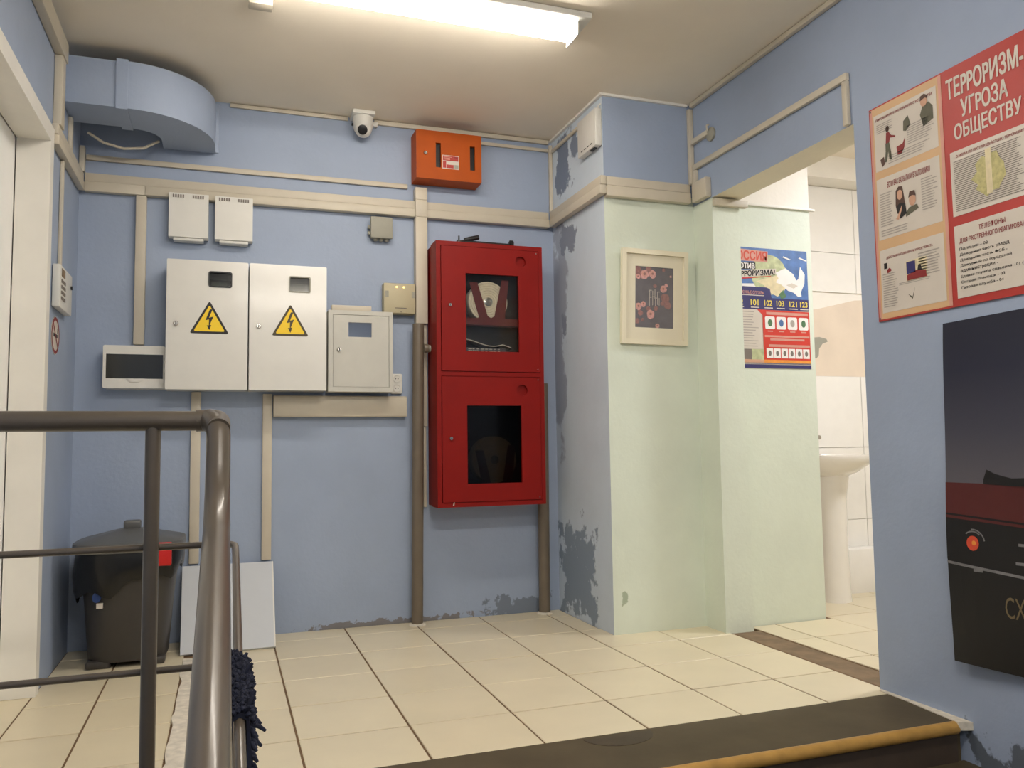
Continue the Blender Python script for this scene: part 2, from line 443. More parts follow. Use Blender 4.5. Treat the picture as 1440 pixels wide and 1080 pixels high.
obj('cement_strip', bm, 'cement', fl, label='rough broken white cement strip')
# stair: brown top strip with yellow nosing, then flight down
sr = thing('floor_stair', (0, 0, 0), None, None); props(sr, kind='structure')
SX0, SX1 = -1.70, W
bm = B(); box(bm, SX0, .47, -2.05, -1.768, -.9, .001); obj('top_tread', bm, 'brown', sr)
bm = B(); plate(bm, [(-.56+.11*math.cos(PI*(1+k/10)), -1.785+.085*math.sin(PI*(1+k/10))) for k in range(11)], [], lambda u, v, n: Vector((u, v, n)), 0, .0022); obj('worn_patch', bm, mat('worn_dark_brown', (70, 60, 46), .5, var=.15, scale=20, spec=.3), sr, label='dark half-round worn patch')
bm = B(); tube(bm, [(SX0, -2.058, -.016), (-.6, -2.058, -.015), (.445, -2.058, -.016)], .019, 12); obj('nosing', bm, 'nosing', sr, label='worn yellow painted step nosing')
bm = B(); box(bm, SX0, .452, -2.056, -2.045, -.9, -.03); obj('riser', bm, 'riser', sr)
bm = B(); plate(bm, [(W, -1.72), (.466, -1.73), (.462, -1.85), (.452, -1.95), (.446, -2.03), (.440, -2.075), (W, -2.09)], [], lambda u, v, n: Vector((u, v, n)), -.02, .004); obj('plaster_fillet', bm, 'cement', sr)
for k in range(1, 6):
    y = -2.05-.36*(k-1); z = -.12*k
    bm = B(); box(bm, SX0, W, y-.36, y, -1.2, z); obj('step', bm, 'brown', sr)
    bm = B(); tube(bm, [(SX0, y-.36, z-.014), (W-.01, y-.36, z-.014)], .017, 10); obj('nosing', bm, 'nosing', sr)
wallbox('floor_lower', XL-.2, W, -7.0, -2.05-.36*5, -1.2, -.72, 'brown')
wallbox('wall_stringer', SX0-.03, SX0, -3.86, -2.30, -1.2, -.02, 'blue')
wallbox('floor_pit', XL-.1, SX0-.03, -3.86, -2.30, -1.25, -.72, 'brown')
wallbox('wall_landing', XL-.1, SX0, -2.30, -2.28, -1.2, -.02, 'blue')
# doorway threshold + washroom
wallbox('trim_1', .507, .655, Y2-.0, Y1+.0, -.1, -.004, 'thresh')
fw = thing('floor_washroom', (0, 0, 0), None, None); props(fw, kind='structure')
bm = B(); box(bm, .655, 3.2, -2.9, 0, -.2, -.003); obj('grout_bed', bm, 'grout', fw)
wx = [.66, .80, 1.13, 1.46, 1.79, 2.12, 2.45, 2.78, 3.11]; wy = [-.10, -.35, -.68, -1.01, -1.34, -1.67, -2.0, -2.33, -2.66]
for i in range(len(wx)-1):
    for j in range(len(wy)-1):
        y_far = min(wy[j], -.722) if wx[i] < 1.1 else wy[j]
        if y_far - wy[j+1] < .02: continue
        tile(wx[i], wx[i+1], y_far, wy[j+1], fw)
wg = wallbox('wall_washroom_stub', .63, 1.10, -.718, .2, -.2, H, ['creamw', 'splitcream']); by_normal(wg, [(1, -1, 1)])
bm = B(); box(bm, .63, 1.125, -.732, -.718, 2.012, 2.024, .002); obj('trim_2', bm, 'frame', kind='structure')
YB = -.12
ww = thing('wall_washroom_back', (0, 0, 0), None, None); props(ww, kind='structure')
bm = B(); box(bm, 1.10, 3.2, YB, .1, -.2, H); obj('render_coat', bm, 'creamw', ww)
bm = B(); plate(bm, [(1.10, 1.24), (3.19, 1.24), (3.19, 1.72), (2.2, 1.72), (1.9, 1.70), (1.62, 1.635), (1.10, 1.60)], [], on_back(YB), 0, .004); obj('bare_plaster', bm, 'plaster', ww)
bm = B(); plate(bm, [(1.60, 1.34), (1.62, 1.36), (1.625, 1.40), (1.65, 1.43), (1.69, 1.445), (1.68, 1.46), (1.63, 1.47), (1.58, 1.465), (1.57, 1.38)], [], on_back(YB), .004, .006); obj('adhesive_patch', bm, 'greypl', ww)
bm = B(); box(bm, 1.10, 3.2, -.27, YB, 2.38, H); obj('soffit', bm, 'creamw', ww)
def wtile(x0, x1, z0, z1, y, parent, m='wtile', th=.01, g=.0015):
    key = (round(x1-x0, 4), round(z1-z0, 4), m, 'w')
    if key not in _tm:
        sx, sz = x1-x0-2*g, z1-z0-2*g; b = B(); box(b, -sx/2, sx/2, 0, th, -sz/2, sz/2, .0015, 1)
        me = bpy.data.meshes.new('tile'); b.to_mesh(me); b.free(); me.materials.append(M[m]); _tm[key] = me
    o = bpy.data.objects.new('tile', _tm[key]); COL.objects.link(o); o.location = ((x0+x1)/2, y-th, (z0+z1)/2); o.parent = parent
for i in range(8):
    x = 1.115+.4*i
    if i > 4: break
    for z0, z1 in ((.0, .40), (.40, .82), (.82, 1.24)): wtile(x, x+.4, z0, z1, YB, ww)
    wtile(x, x+.4, 1.74, 1.98, YB, ww); wtile(x, x+.4, 1.98, 2.38, YB, ww)
pl2 = thing('wall_washroom_plinth', (0, 0, 0), None, None); props(pl2, kind='structure')
bm = B(); box(bm, 1.60, 3.2, -.25, YB-.012, -.05, .245, .004); obj('ledge', bm, 'wtile', pl2)
wallbox('wall_washroom_right', 3.2, 3.3, -2.9, .2, -.2, H, 'creamw')
wallbox('wall_washroom_front', .63, 3.3, -3.0, -2.9, -.2, H, 'creamw')

# ------------------------------------------------------------------ ceiling lights
def tube_light(x0, x1, y, m, label):
    t = thing('ceiling_light', ((x0+x1)/2, y, H-.08), label, 'ceiling light')
    obj('base', box(B(), x0-.05, x1+.05, y-.09, y+.09, H-.026, H-.001, .006), 'white_pl', t)
    bm = B(); n = 14; L = []
    for x in (x0, x1):
        L.append([bm.verts.new((x, y+.056*math.cos(PI*k/n), H-.027-.052*math.sin(PI*k/n))) for k in range(n+1)])
    for k in range(n): bm.faces.new((L[0][k], L[0][k+1], L[1][k+1], L[1][k]))
    bm.faces.new(L[0]); bm.faces.new(L[1][::-1]); bm.faces.new((L[0][0], L[1][0], L[1][-1], L[0][-1]))
    obj('diffuser', bm, m, t)
    for x in (x0, x1):
        s = -1 if x == x0 else 1
        obj('end_cap', box(B(), x, x+s*.006, y-.058, y+.058, H-.081, H-.027, .002), 'white_pl', t)
tube_light(-1.58, -.40, -1.20, 'diff', 'long lit white tube light on the ceiling above the landing')
tube_light(-1.55, -.37, -3.30, 'diff_fill', 'added fill tube light on the ceiling over the stair flight, out of view')  # unseen fill light, added to even out the brightness
tube_light(-1.55, -.37, -5.40, 'diff_fill', 'added fill tube light on the ceiling over the lower floor, out of view')  # second added fill tube, also unseen, flattens the lighting
t = thing('ceiling_lamp', (1.75, -1.5, H-.06), 'round lit washroom ceiling lamp beyond the doorway', 'ceiling light')
obj('rim', lathe(B(), [(.19, 0), (.19, .058), (.15, .059)], (1.75, -1.5, H-.06)), 'white_pl', t)
obj('diffuser', lathe(B(), [(.02, -.03), (.10, -.022), (.17, 0), (.185, .02), (.185, .05)], (1.75, -1.5, H-.06)), 'diffw', t)
bm = B(); box(bm, -1.60, -1.515, -1.02, -.965, H-.03, H-.001, .004); 
t = thing('ceiling_bracket', (-1.56, -.99, H-.03), 'small beige bracket on the ceiling left of the tube light', 'bracket'); obj('plate', bm, 'trunk', t)
bm = B(); box(bm, -1.585, -1.53, -.972, -.960, H-.026, H-.008, .002); obj('clip', bm, 'thresh', t)

# ------------------------------------------------------------------ cable trunking
def trunk(label, boxes, parts=None, name='cable_trunking', m='trunk', bev=.003):
    xs = [b for b in boxes]
    loc = ((xs[0][0]+xs[0][1])/2, (xs[0][2]+xs[0][3])/2, min(min(b[4], b[5]) for b in xs))
    if len(boxes) == 1:
        return obj(name, box(B(), *boxes[0], bev), m, None, label, 'cable trunking', loc=loc)
    t = thing(name, loc, label, 'cable trunking')
    for i, b in enumerate(boxes): obj((parts or ['cover']*len(boxes))[i], box(B(), *b, bev), m, t)
    return t
trunk('wide cream double trunking running across the blue back wall', [(-2.27, -.034, -.030, -.001, 2.066, 2.106), (-2.02, -.034, -.040, -.001, 2.022, 2.064), (-2.27, -2.02, -.034, -.001, 2.022, 2.066)])
trunk('double cream trunking on the left flank of the pilaster', [(-.030, -.001, -.668, -.034, 2.066, 2.108), (-.036, -.001, -.668, -.042, 2.022, 2.064)])
trunk('double cream trunking across the green pilaster front', [(-.0, W-.034, -.668, -D-.001, 2.064, 2.106), (-.0, W-.034, -.674, -D-.001, 2.012, 2.062)])
trunk('short cream trunking joining the pilaster to the doorway jamb', [(W-.032, W-.001, Y1, -.676, 2.012, 2.106)])
trunk('small cream trunking stub on the doorway jamb under the lintel', [(W+.0, .66, Y1-.03, Y1-.001, 1.965, 1.998)])
trunk('thin cream trunking above the wide double one on the back wall', [(-2.268, -.80, -.016, -.001, 2.17, 2.194)])
trunk('vertical cream trunking above the small breaker box', [(-2.058, -2.014, -.034, -.001, 1.336, 2.02)])
trunk('tall cream vertical trunking beside the red fire cabinet', [(-.768, -.708, -.054, -.001, 1.475, 2.020), (-.768, -.708, -.054, -.0405, 2.0205, 2.1085), (-.768, -.708, -.054, -.001, 2.109, 2.172), (-.730, -.708, -.030, -.001, .96, 1.474), (-.728, -.712, -.022, -.001, .56, .958)])
trunk('wide cream trunking under the grey meter cabinet', [(-1.45, -.815, -.04, -.001, 1.008, 1.11), (-1.45, -.815, -.042, -.039, 1.012, 1.106)], ['base', 'cover'])
trunk('cream trunking dropping behind the handrail from the left warning cabinet', [(-1.812, -1.77, -.02, -.001, .345, 1.125)])
trunk('cream trunking dropping to the leaning board from the right warning cabinet', [(-1.498, -1.455, -.02, -.001, .345, 1.118)])
trunk('thin cream ceiling-line trunking left of the dome camera', [(-1.66, -1.10, -.014, -.001, H-.022, H-.003)])
trunk('thin cream ceiling-line trunking right of the dome camera', [(-.97, -.022, -.018, -.001, H-.026, H-.003)])
trunk('thin trunking from the orange box to the corner', [(-.425, -.022, -.014, -.001, 2.446, 2.464)])
trunk('vertical thin trunking in the corner between back wall and pilaster', [(-.021, -.002, -.020, -.002, 2.109, H-.03)])
trunk('thin trunking leading to the white box on the pilaster flank', [(-.014, -.001, -.424, -.03, 2.436, 2.454)])
trunk('vertical cream trunking in the corner above the pilaster front', [(W-.026, W-.002, -.662, -D-.002, 2.109, H-.026)])
trunk('long thin cream trunking on the blue wall above the doorway', [(W-.018, W-.001, -1.708, -.664, 2.176, 2.204), (W-.018, W-.001, -.692, -.664, 2.107, 2.175), (W-.018, W-.001, -1.708, -1.682, 2.008, 2.175)])
trunk('cream trunking along the ceiling edge above the doorway wall', [(W-.024, W-.002, -6.9, -.664, H-.024, H-.002)])
trunk('large boxed cream trunking under the ceiling of the left wall', [(XL+.001, XL+.034, -6.9, -.53, 2.375, 2.455)])
trunk('vertical cream trunking above the door corner', [(XL+.001, XL+.030, -.615, -.55, 2.10, 2.374)])
trunk('cream double trunking on the left wall between door and corner', [(XL+.001, XL+.024, -.632, -.042, 2.058, 2.098), (XL+.001, XL+.028, -.632, -.042, 2.018, 2.056)])
trunk('thin white conduit dropping to the alarm keypad', [(XL+.001, XL+.014, -.452, -.428, 1.582, 2.016)])
trunk('short cream riser in the left corner of the back wall', [(XL+.002, XL+.024, -.04, -.002, 2.108, 2.225)])
trunk('short cream riser under the air duct on the left wall', [(XL+.001, XL+.016, -.31, -.275, 2.10, 2.25)])
bm = B(); box(bm, -.016, -.001, -.652, 0, H-.013, H-.001); box(bm, 0, W-.026, -.652, -D-.001, H-.013, H-.001); obj('trim_3', bm, 'frame', kind='structure')
# small sensor on a trunking stub
t = thing('wall_sensor', (W-.02, -.80, 2.29), 'small round sensor plate with a cream stub above the doorway', 'sensor')
obj('stub', box(B(), W-.022, W-.001, -.805, -.664, 2.305, 2.33, .003), 'trunk', t)
obj('plate', lathe(B(), [(.032, 0), (.032, .010), (.024, .016), (.0, .017)], (W-.001, -.815, 2.305), (-1, 0, 0)), 'greypl', t)
obj('hook', tube(B(), fillet([(W-.02, -.81, 2.32), (W-.03, -.815, 2.345), (W-.014, -.812, 2.35)], .01), .004, 8), 'trunk', t)

# ------------------------------------------------------------------ air duct
t = thing('air_duct', (-2.0, -.25, 2.256), 'blue-painted ventilation duct elbow below the ceiling', 'duct')
def duct(bm, z0, z1, hw, path):
    rs = []
    for (x, y, a) in path:
        nx, ny = math.sin(a), -math.cos(a)            # outward (toward the room)
        rs.append([bm.verts.new((x+s*nx*hw, y+s*ny*hw, z)) for s, z in ((1, z0), (1, z1), (-1, z1), (-1, z0))])
    for p, q in zip(rs, rs[1:]):
        for k in range(4): bm.faces.new((p[k], p[(k+1) % 4], q[(k+1) % 4], q[k]))
    bm.faces.new(rs[0]); bm.faces.new(rs[-1][::-1]); return bm
cxd, cyd, R = -2.06, -.115, .225
arc = [(cxd+R*math.sin(PI/2*k/16), cyd-R*math.cos(PI/2*k/16), PI/2*k/16) for k in range(17)]
obj('straight_section', duct(B(), 2.258, 2.452, .110, [(XL+.002, cyd-R, 0), (-2.09, cyd-R, 0)]), 'blue', t)
obj('elbow', duct(B(), 2.256, 2.455, .113, arc+[(cxd+R, -.012, PI/2)]), 'blue', t)
obj('joint_band', duct(B(), 2.250, 2.460, .118, [(-2.10, cyd-R, 0), (-2.056, cyd-R, 0)]), 'blue', t)
obj('wall_flange', box(B(), cxd+R-.112, cxd+R+.128, -.011, -.001, 2.262, 2.50, .003), 'blue', t)
obj('hanging_cable', tube(B(), [(-2.24, -.17, 2.24), (-2.18, -.16, 2.205), (-2.10, -.15, 2.19), (-2.02, -.14, 2.205), (-1.96, -.12, 2.25)], .006, 8), 'trunk', t, label='pale cable loop under the duct')

# ------------------------------------------------------------------ boxes on the back wall
def lock(parent, u, v, mp, n, r=.011):
    bm = B(); c = mp(u, v, n-.004); ax = mp(0, 0, 1)-mp(0, 0, 0)
    lathe(bm, [(r, 0), (r, .010), (r*.8, .013), (0.0, .013)], c, ax, 16); k = obj('lock', bm, 'chrome', parent)
    bm = B(); plate(bm, rect(u-r*.15, u+r*.15, v-r*.6, v+r*.6), [], mp, n+.008, n+.0098); obj('key_slot', bm, 'black', k)
def tri(parent, cu, v0, v1, hw, mp, n, m='ink'):
    def rt(s):
        cy = v0+(v1-v0)/3; pts = [(cu-hw, v0), (cu+hw, v0), (cu, v1)]; out = []
        pts = [(cu+(x-cu)*s, cy+(y-cy)*s) for x, y in pts]
        for i in range(3):
            a, b, c = Vector(pts[i-1]), Vector(pts[i]), Vector(pts[(i+1) % 3])
            for k in range(5):
                tt = k/4; p0 = b+(a-b)*.07; p1 = b+(c-b)*.07; out.append(tuple(p0*(1-tt)**2+b*2*tt*(1-tt)+p1*tt*tt))
        return out
    s = flat('warning_sign', rt(1.0), mp, n+.0012, m, parent, .0012, label='yellow triangular high-voltage sign with a lightning bolt')
    flat('yellow_field', rt(.80), mp, n+.0020, 'yellow', s)
    h = v1-v0; zb = v0+.14*h
    P = lambda x, y: (cu+x*hw, v0+y*h)
    flat('lightning_bolt', [P(.02, .74), P(-.20, .40), P(-.02, .43), P(-.03, .25), P(-.13, .25), P(.0, .10), P(.10, .26), P(.02, .26), P(.20, .52), P(-.02, .48), P(.16, .74)], mp, n+.0028, m, s)

YD = -.17
def el_cabinet(x0, x1, label, win, signm, inner):
    t = thing('electrical_cabinet', ((x0+x1)/2, -.08, 1.128), label, 'electrical cabinet')
    bm = B()
    box(bm, x0, x1, -.150, -.002, 1.128, 1.136); box(bm, x0, x1, -.150, -.002, 1.697, 1.705)
    box(bm, x0, x0+.006, -.150, -.002, 1.136, 1.697); box(bm, x1-.006, x1, -.150, -.002, 1.136, 1.697); box(bm, x0+.006, x1-.006, -.012, -.002, 1.136, 1.697)
    obj('body', bm, 'white', t)
    mp = on_back(YD); bm = B()
    plate(bm, rect(x0+.0015, x1-.0015, 1.126, 1.706, .004, 2), [rect(*win, .009)], mp, -.018, 0)
    d = obj('door', bm, 'white', t)
    obj('window_rim', plate(B(), rect(win[0]-.002, win[1]+.002, win[2]-.002, win[3]+.002, .010), [rect(win[0]+.004, win[1]-.004, win[2]+.004, win[3]-.004, .007)], mp, -.02, .0025), inner, d)
    obj('window_glass', plate(B(), rect(win[0]+.002, win[1]-.002, win[2]+.002, win[3]-.002, .008), [], mp, -.012, -.009), 'glass2', d)
    m = obj('meter', box(B(), win[0]-.03, win[1]+.03, YD+.05, -.02, win[2]-.10, win[3]-.025, .006), 'black' if inner == 'black' else 'white_pl', t)
    obj('dial', box(B(), win[0]+.01, win[1]-.02, YD+.046, YD+.0505, win[2]+.004, win[2]+.03), 'greypl' if inner == 'black' else 'paper', m)
    lock(d, x0+.042, 1.418, mp, 0)
    tri(d, (x0+x1)/2+.008, 1.376, 1.524, .083, mp, 0, signm)
    return t
el_cabinet(-1.916, -1.571, 'white electrical cabinet with a black meter window, left of the warning-sign pair', (-1.740, -1.643, 1.588, 1.657), 'ink', 'black')
M['ink2'] = mat('faded_black_ink', (70, 60, 36), .5)
el_cabinet(-1.567, -1.220, 'white electrical cabinet with a clear meter window, right of the warning-sign pair', (-1.392, -1.296, 1.582, 1.654), 'ink2', 'greypl')

# meter cabinet
t = thing('meter_cabinet', (-1.05, -.06, 1.125), 'light grey meter cabinet with a small glossy window beside the double socket', 'electrical cabinet')
mp = on_back(-.12); X0, X1, Z0, Z1 = -1.208, -.900, 1.125, 1.514
bm = B(); box(bm, X0, X1, -.112, -.002, Z0, Z1, .003); obj('body', bm, 'greybox', t)
obj('rim', plate(B(), rect(X0, X1, Z0, Z1, .003, 2), [rect(X0+.022, X1-.018, Z0+.022, Z1-.020)], mp, -.012, .004), 'greybox', t)
d = obj('door', plate(B(), rect(X0+.0235, X1-.0195, Z0+.0235, Z1-.0215, .002, 2), [rect(-1.113, -1.002, 1.388, 1.458)], mp, -.010, .001), 'greybox', t)
obj('window_glass', plate(B(), rect(-1.113, -1.002, 1.388, 1.458), [], mp, -.007, -.003), 'mirror', d)
lock(d, -1.156, 1.326, mp, 0)
trunk('short white trunking piece lying on the grey meter cabinet top', [(-1.19, -1.0, -.104, -.075, 1.5145, 1.542)])

# breaker box
t = thing('breaker_box', (-2.045, -.05, 1.134), 'small white breaker box with a smoked window, left of the white cabinets', 'breaker box')
mp = on_back(-.10); X0, X1, Z0, Z1 = -2.170, -1.920, 1.134, 1.322
obj('body', plate(B(), rect(X0, X1, Z0, Z1, .006, 2), [rect(X0+.012, X1-.008, Z0+.042, Z1-.038)], mp, -.098, 0), 'white_pl', t)
obj('window', plate(B(), rect(X0+.012, X1-.008, Z0+.042, Z1-.038), [], mp, -.014, -.003), 'darkwin', t)
obj('breaker_row', box(B(), X0+.07, X1-.05, -.0968, -.0958, Z0+.07, Z0+.098, .0003), 'black', t)
obj('latch', plate(B(), [(-2.075, Z0+.042), (-2.058, Z0+.028), (-2.022, Z0+.028), (-2.002, Z0+.042)], [], mp, -.002, .004), 'white_pl', t)

# two vent boxes
def ventbox(x0, x1, label):
    t = thing('vented_box', ((x0+x1)/2, -.04, 1.83), label, 'junction box', 'white vented boxes on the double trunking')
    z0, z1 = 1.828, 2.040; bm = B(); Y = -.062
    prof = [(-.041, z1), (Y, z1-.002), (Y-.004, z1-.05), (Y, z0+.03), (Y-.001, z0+.006), (Y+.012, z0), (-.002, z0+.008), (-.002, 2.020), (-.041, 2.020)]
    L = [[bm.verts.new((x, p[0], p[1])) for p in prof] for x in (x0, x1)]
    n = len(prof)
    for k in range(n): bm.faces.new((L[0][k], L[0][(k+1) % n], L[1][(k+1) % n], L[1][k]))
    bm.faces.new(L[0]); bm.faces.new(L[1][::-1]); obj('cover', bm, 'white_pl', t, smooth=60)
    for s in range(2):
        for k in range(5):
            u = x0+.016+s*.085+k*.0105; obj('vent_slot', box(B(), u, u+.006, Y-.005, Y+.001, z1-.024, z1-.010), 'inkg', t)
    obj('lower_lip', box(B(), x0+.02, x1-.02, -.055, -.003, z0-.009, z0+.006, .002), 'white_pl', t)
ventbox(-1.918, -1.748, 'white vented plastic box on the trunking, left one of two')
ventbox(-1.719, -1.552, 'white vented plastic box on the trunking, right one of two')

# grey junction box
t = thing('junction_box', (-.938, -.03, 1.896), 'small grey junction box under the trunking near the tall vertical run', 'junction box')
obj('cover', box(B(), -.994, -.884, -.052, -.038, 1.896, 2.005, .006), 'greypl', t)
obj('body', box(B(), -.990, -.888, -.038, -.002, 1.900, 2.001, .004), 'greypl', t)
for z in (1.925, 1.955): obj('cable_gland', lathe(B(), [(.010, 0), (.010, .014), (.007, .016)], (-.989, -.022, z), (-1, 0, 0), 12), 'greypl', t)
for x in (-.965, -.938, -.911): obj('cable_gland', lathe(B(), [(.011, 0), (.011, .012), (.007, .015)], (x, -.022, 1.901), (0, 0, -1), 12), 'greypl', t)

# beige box with two leds
t = thing('control_box', (-.85, -.03, 1.52), 'beige plastic control box with two amber lights above the socket', 'control box')
mp = on_back(-.06)
obj('body', box(B(), -.932, -.772, -.060, -.002, 1.520, 1.672, .006), 'beige', t)
for u in (-.926, -.792): obj('side_notch', plate(B(), rect(u, u+.018, 1.600, 1.632), [], mp, -.002, .0012), 'greypl', t)
for u in (-.868, -.832): obj('indicator_light', lathe(B(), [(.004, 0), (.004, .003), (.0, .004)], mp(u, 1.652, 0), (0, -1, 0), 10), 'led', t)
obj('maker_mark', plate(B(), rect(-.876, -.818, 1.545, 1.549), [], mp, None, .001), 'inkg', t, fix=False)
obj('screw', lathe(B(), [(.003, 0), (.003, .001), (0, .0012)], mp(-.846, 1.528, 0), (0, -1, 0), 8), 'inkg', t)

# double socket
t = thing('power_socket', (-.858, -.02, 1.125), 'white double power socket beside the grey meter cabinet', 'socket')
obj('plate', box(B(), -.892, -.835, -.032, -.002, 1.124, 1.222, .006), 'white_pl', t)
for z in (1.150, 1.197):
    s = obj('outlet', lathe(B(), [(.019, .0003), (.019, .004), (.016, .004), (.015, .0012), (.0, .0012)], (-.863, -.032, z), (0, -1, 0), 18), 'white_pl', t)
    for u in (-.869, -.857): obj('pin_hole', lathe(B(), [(.0028, .0008), (.0028, .0018), (0, .0018)], (u, -.032, z), (0, -1, 0), 8), 'black', s)

# orange box
t = thing('alarm_box', (-.61, -.06, 2.20), 'orange metal alarm box with two dark slots under the ceiling', 'alarm box')
X0, X1, Z0, Z1 = -.778, -.438, 2.200, 2.448; mp = on_back(-.12)
bm = B()
box(bm, X0, X1, -.104, -.002, Z0, Z0+.006); box(bm, X0, X1, -.104, -.002, Z1-.006, Z1); box(bm, X0, X0+.006, -.104, -.002, Z0+.006, Z1-.006); box(bm, X1-.006, X1, -.104, -.002, Z0+.006, Z1-.006)
obj('body', bm, 'orange', t)
obj('backing', box(B(), X0+.006, X1-.006, -.098, -.002, Z0+.006, Z1-.006), 'black', t)
d = obj('door', plate(B(), rect(X0, X1, Z0, Z1, .004, 2), [rect(-.678, -.651, 2.262, 2.388), rect(-.499, -.472, 2.262, 2.388)], mp, -.016, 0), 'orange', t)
lock(d, -.732, 2.328, mp, 0, .010)
s = flat('sticker', rect(-.645, -.558, 2.258, 2.328), mp, .001, 'paper', d)
flat('red_print', rect(-.642, -.561, 2.300, 2.325), mp, .0016, 'signred', s); flat('red_print', rect(-.642, -.625, 2.262, 2.297), mp, .0016, 'signred', s)
flat('red_print', rect(-.623, -.586, 2.262, 2.280), mp, .0016, 'signred', s); flat('grey_print', rect(-.582, -.561, 2.261, 2.281), mp, .0016, 'greypl', s)
flat('dark_print', rect(-.585, -.565, 2.316, 2.321), mp, .0022, 'inkr', s); lines('fine_print', -.638, -.592, 2.303, 2.322, 3, mp, .0022, 'pink', s)

# dome camera on the ceiling edge
t = thing('security_camera', (-1.035, -.07, 2.42), 'white dome security camera under the ceiling', 'camera')
obj('mount_plate', box(B(), -1.092, -.982, -.125, -.004, H-.022, H-.001, .004), 'white_pl', t)
obj('mount_housing', lathe(B(), [(.050, .0), (.050, -.045), (.043, -.066), (.030, -.07)], (-1.035, -.066, H-.02), (0, 0, 1), 28), 'white_pl', t)
obj('cable_arm', box(B(), -.988, -.955, -.030, -.004, H-.042, H-.018, .003), 'white_pl', t)
cb = Vector((-1.035, -.075, 2.432)); bm = B(); bmesh.ops.create_uvsphere(bm, u_segments=28, v_segments=18, radius=.042); bmesh.ops.translate(bm, vec=cb, verts=bm.verts[:]); eye = obj('eyeball', bm, 'white_pl', t)
ax = Vector((-.22, -.85, -.42)).normalized()
obj('lens', lathe(B(), [(.024, .030), (.024, .0405), (.020, .042), (0, .042)], cb, ax, 22), 'black', eye)
obj('side_screw', lathe(B(), [(.007, 0), (.007, .012), (0, .013)], (-1.079, -.07, 2.452), (-1, 0, 0), 10), 'black', t)

# ------------------------------------------------------------------ support pipes and fire cabinet
t = thing('support_pipe', (-.77, -.045, 0), 'taupe floor pipe left of the red fire cabinet', 'pipe')
obj('pipe', tube(B(), [(-.775, -.072, 0), (-.762, -.072, 1.468)], .0285, 18), 'pipe', t)
obj('stub', lathe(B(), [(.020, 0), (.022, .012), (.020, .024), (.012, .026)], (-.740, -.09, 1.345), (1, 0, 0), 16), 'pipe', t)
obj('stub_cap', lathe(B(), [(.017, 0), (.017, .008), (.010, .010)], (-.7135, -.09, 1.345), (1, 0, 0), 16), 'greypl', t)
obj('floor_collar', lathe(B(), [(.042, .0), (.040, .006), (.030, .009)], (-.775, -.072, 0), (0, 0, 1), 18), 'cement', t)
t = thing('support_pipe', (-.108, -.045, 0), 'taupe floor pipe right of the red fire cabinet', 'pipe')
obj('pipe', tube(B(), [(-.108, -.06, 0), (-.100, -.06, 1.18)], .029, 18), 'pipe', t)
obj('floor_collar', lathe(B(), [(.042, .0), (.040, .006), (.030, .009)], (-.108, -.06, 0), (0, 0, 1), 18), 'cement', t)

X0, X1, Z0, Z1, YF = -.702, -.147, .566, 1.866, -.2042
XB0 = -.690
t = thing('fire_cabinet', ((X0+X1)/2, -.1, Z0), 'tall red fire hose cabinet with two glazed doors', 'fire cabinet')
bm = B(); th = .006; xi1 = X1-.045
box(bm, X0, X0+th, YF+.003, -.004, Z0, Z1); box(bm, X1-th, X1, YF+.003, -.062 if False else -.094, Z0, Z1); box(bm, X0+th, X1-th, YF+.003, -.094, Z1-th, Z1)
box(bm, X0+th, X1-th, YF+.003, -.094, Z0, Z0+th); box(bm, X0+th, X1-th, -.100, -.094, Z0+th, Z1-th); box(bm, X0+th, X1-th, YF+.02, -.100, 1.195, 1.203)
bm.free()
# hollow shell, 0.19 m deep on the left flank, cut back on the right so that it clears the pipe
bm = B(); yb = -.094
box(bm, X0, X0+th, YF+.003, yb, Z0, Z1); box(bm, X1-th, X1, YF+.003, yb, Z0, Z1); box(bm, X0+th, X1-th, YF+.003, yb, Z1-th, Z1)
box(bm, X0+th, X1-th, YF+.003, yb, Z0, Z0+th); box(bm, X0+th, X1-th, yb-.006, yb, Z0+th, Z1-th); box(bm, X0+th, X1-th, YF+.02, yb-.006, 1.195, 1.203)
box(bm, X0+.004, -.160, yb, -.004, Z0+.004, Z1-.004)
obj('shell', bm, 'red', t)
obj('dark_shade_lining', box(B(), X0+.008, X1-.008, yb-.0085, yb-.0065, Z0+.010, Z1-.010), 'black', t)  # black sheet standing in for the unlit depth of the cabinet
mp = on_back(YF)
obj('front_frame', plate(B(), rect(X0, X1, Z0, Z1, .003, 2), [rect(X0+.022, X1-.020, 1.222, Z1-.022), rect(X0+.022, X1-.020, Z0+.022, 1.200)], mp, -.004, 0), 'red', t)
def fdoor(z0, z1, win, cz, lz, gm):
    d = obj('door', plate(B(), rect(X0+.0245, X1-.0225, z0, z1, .002, 2), [rect(*win), circ(-.266, cz, .028, 24)], mp, -.010, .004), 'red', t)
    obj('window_glass', plate(B(), rect(win[0]-.006, win[1]+.006, win[2]-.006, win[3]+.006), [], mp, -.0145, -.0115), gm, d)
    obj('finger_recess', plate(B(), circ(-.266, cz, .030, 24), [], mp, -.016, -.0115), 'red', d)
    lock(d, -.635, lz, mp, .004, .009)
    for z in (z0+.012, z1-.012): obj('hinge_pin', lathe(B(), [(.003, 0), (.003, .003), (0, .0035)], mp(X1-.035, z, .004), (0, -1, 0), 8), 'chrome', d)
fdoor(1.2245, Z1-.0245, (-.554, -.278, 1.324, 1.710), 1.782, 1.548, 'glass')
fdoor(Z0+.0245, 1.1975, (-.553, -.272, .676, 1.057), 1.133, .897, 'glass_shade')
obj('chip', plate(B(), [(-.628, .574), (-.622, .574), (-.618, .590), (-.623, .590)], [], mp, -.001, .0008), 'paper', t)
obj('inner_shelf', box(B(), X0+.008, X1-.008, YF+.022, yb-.009, 1.462, 1.474), 'redin', t)
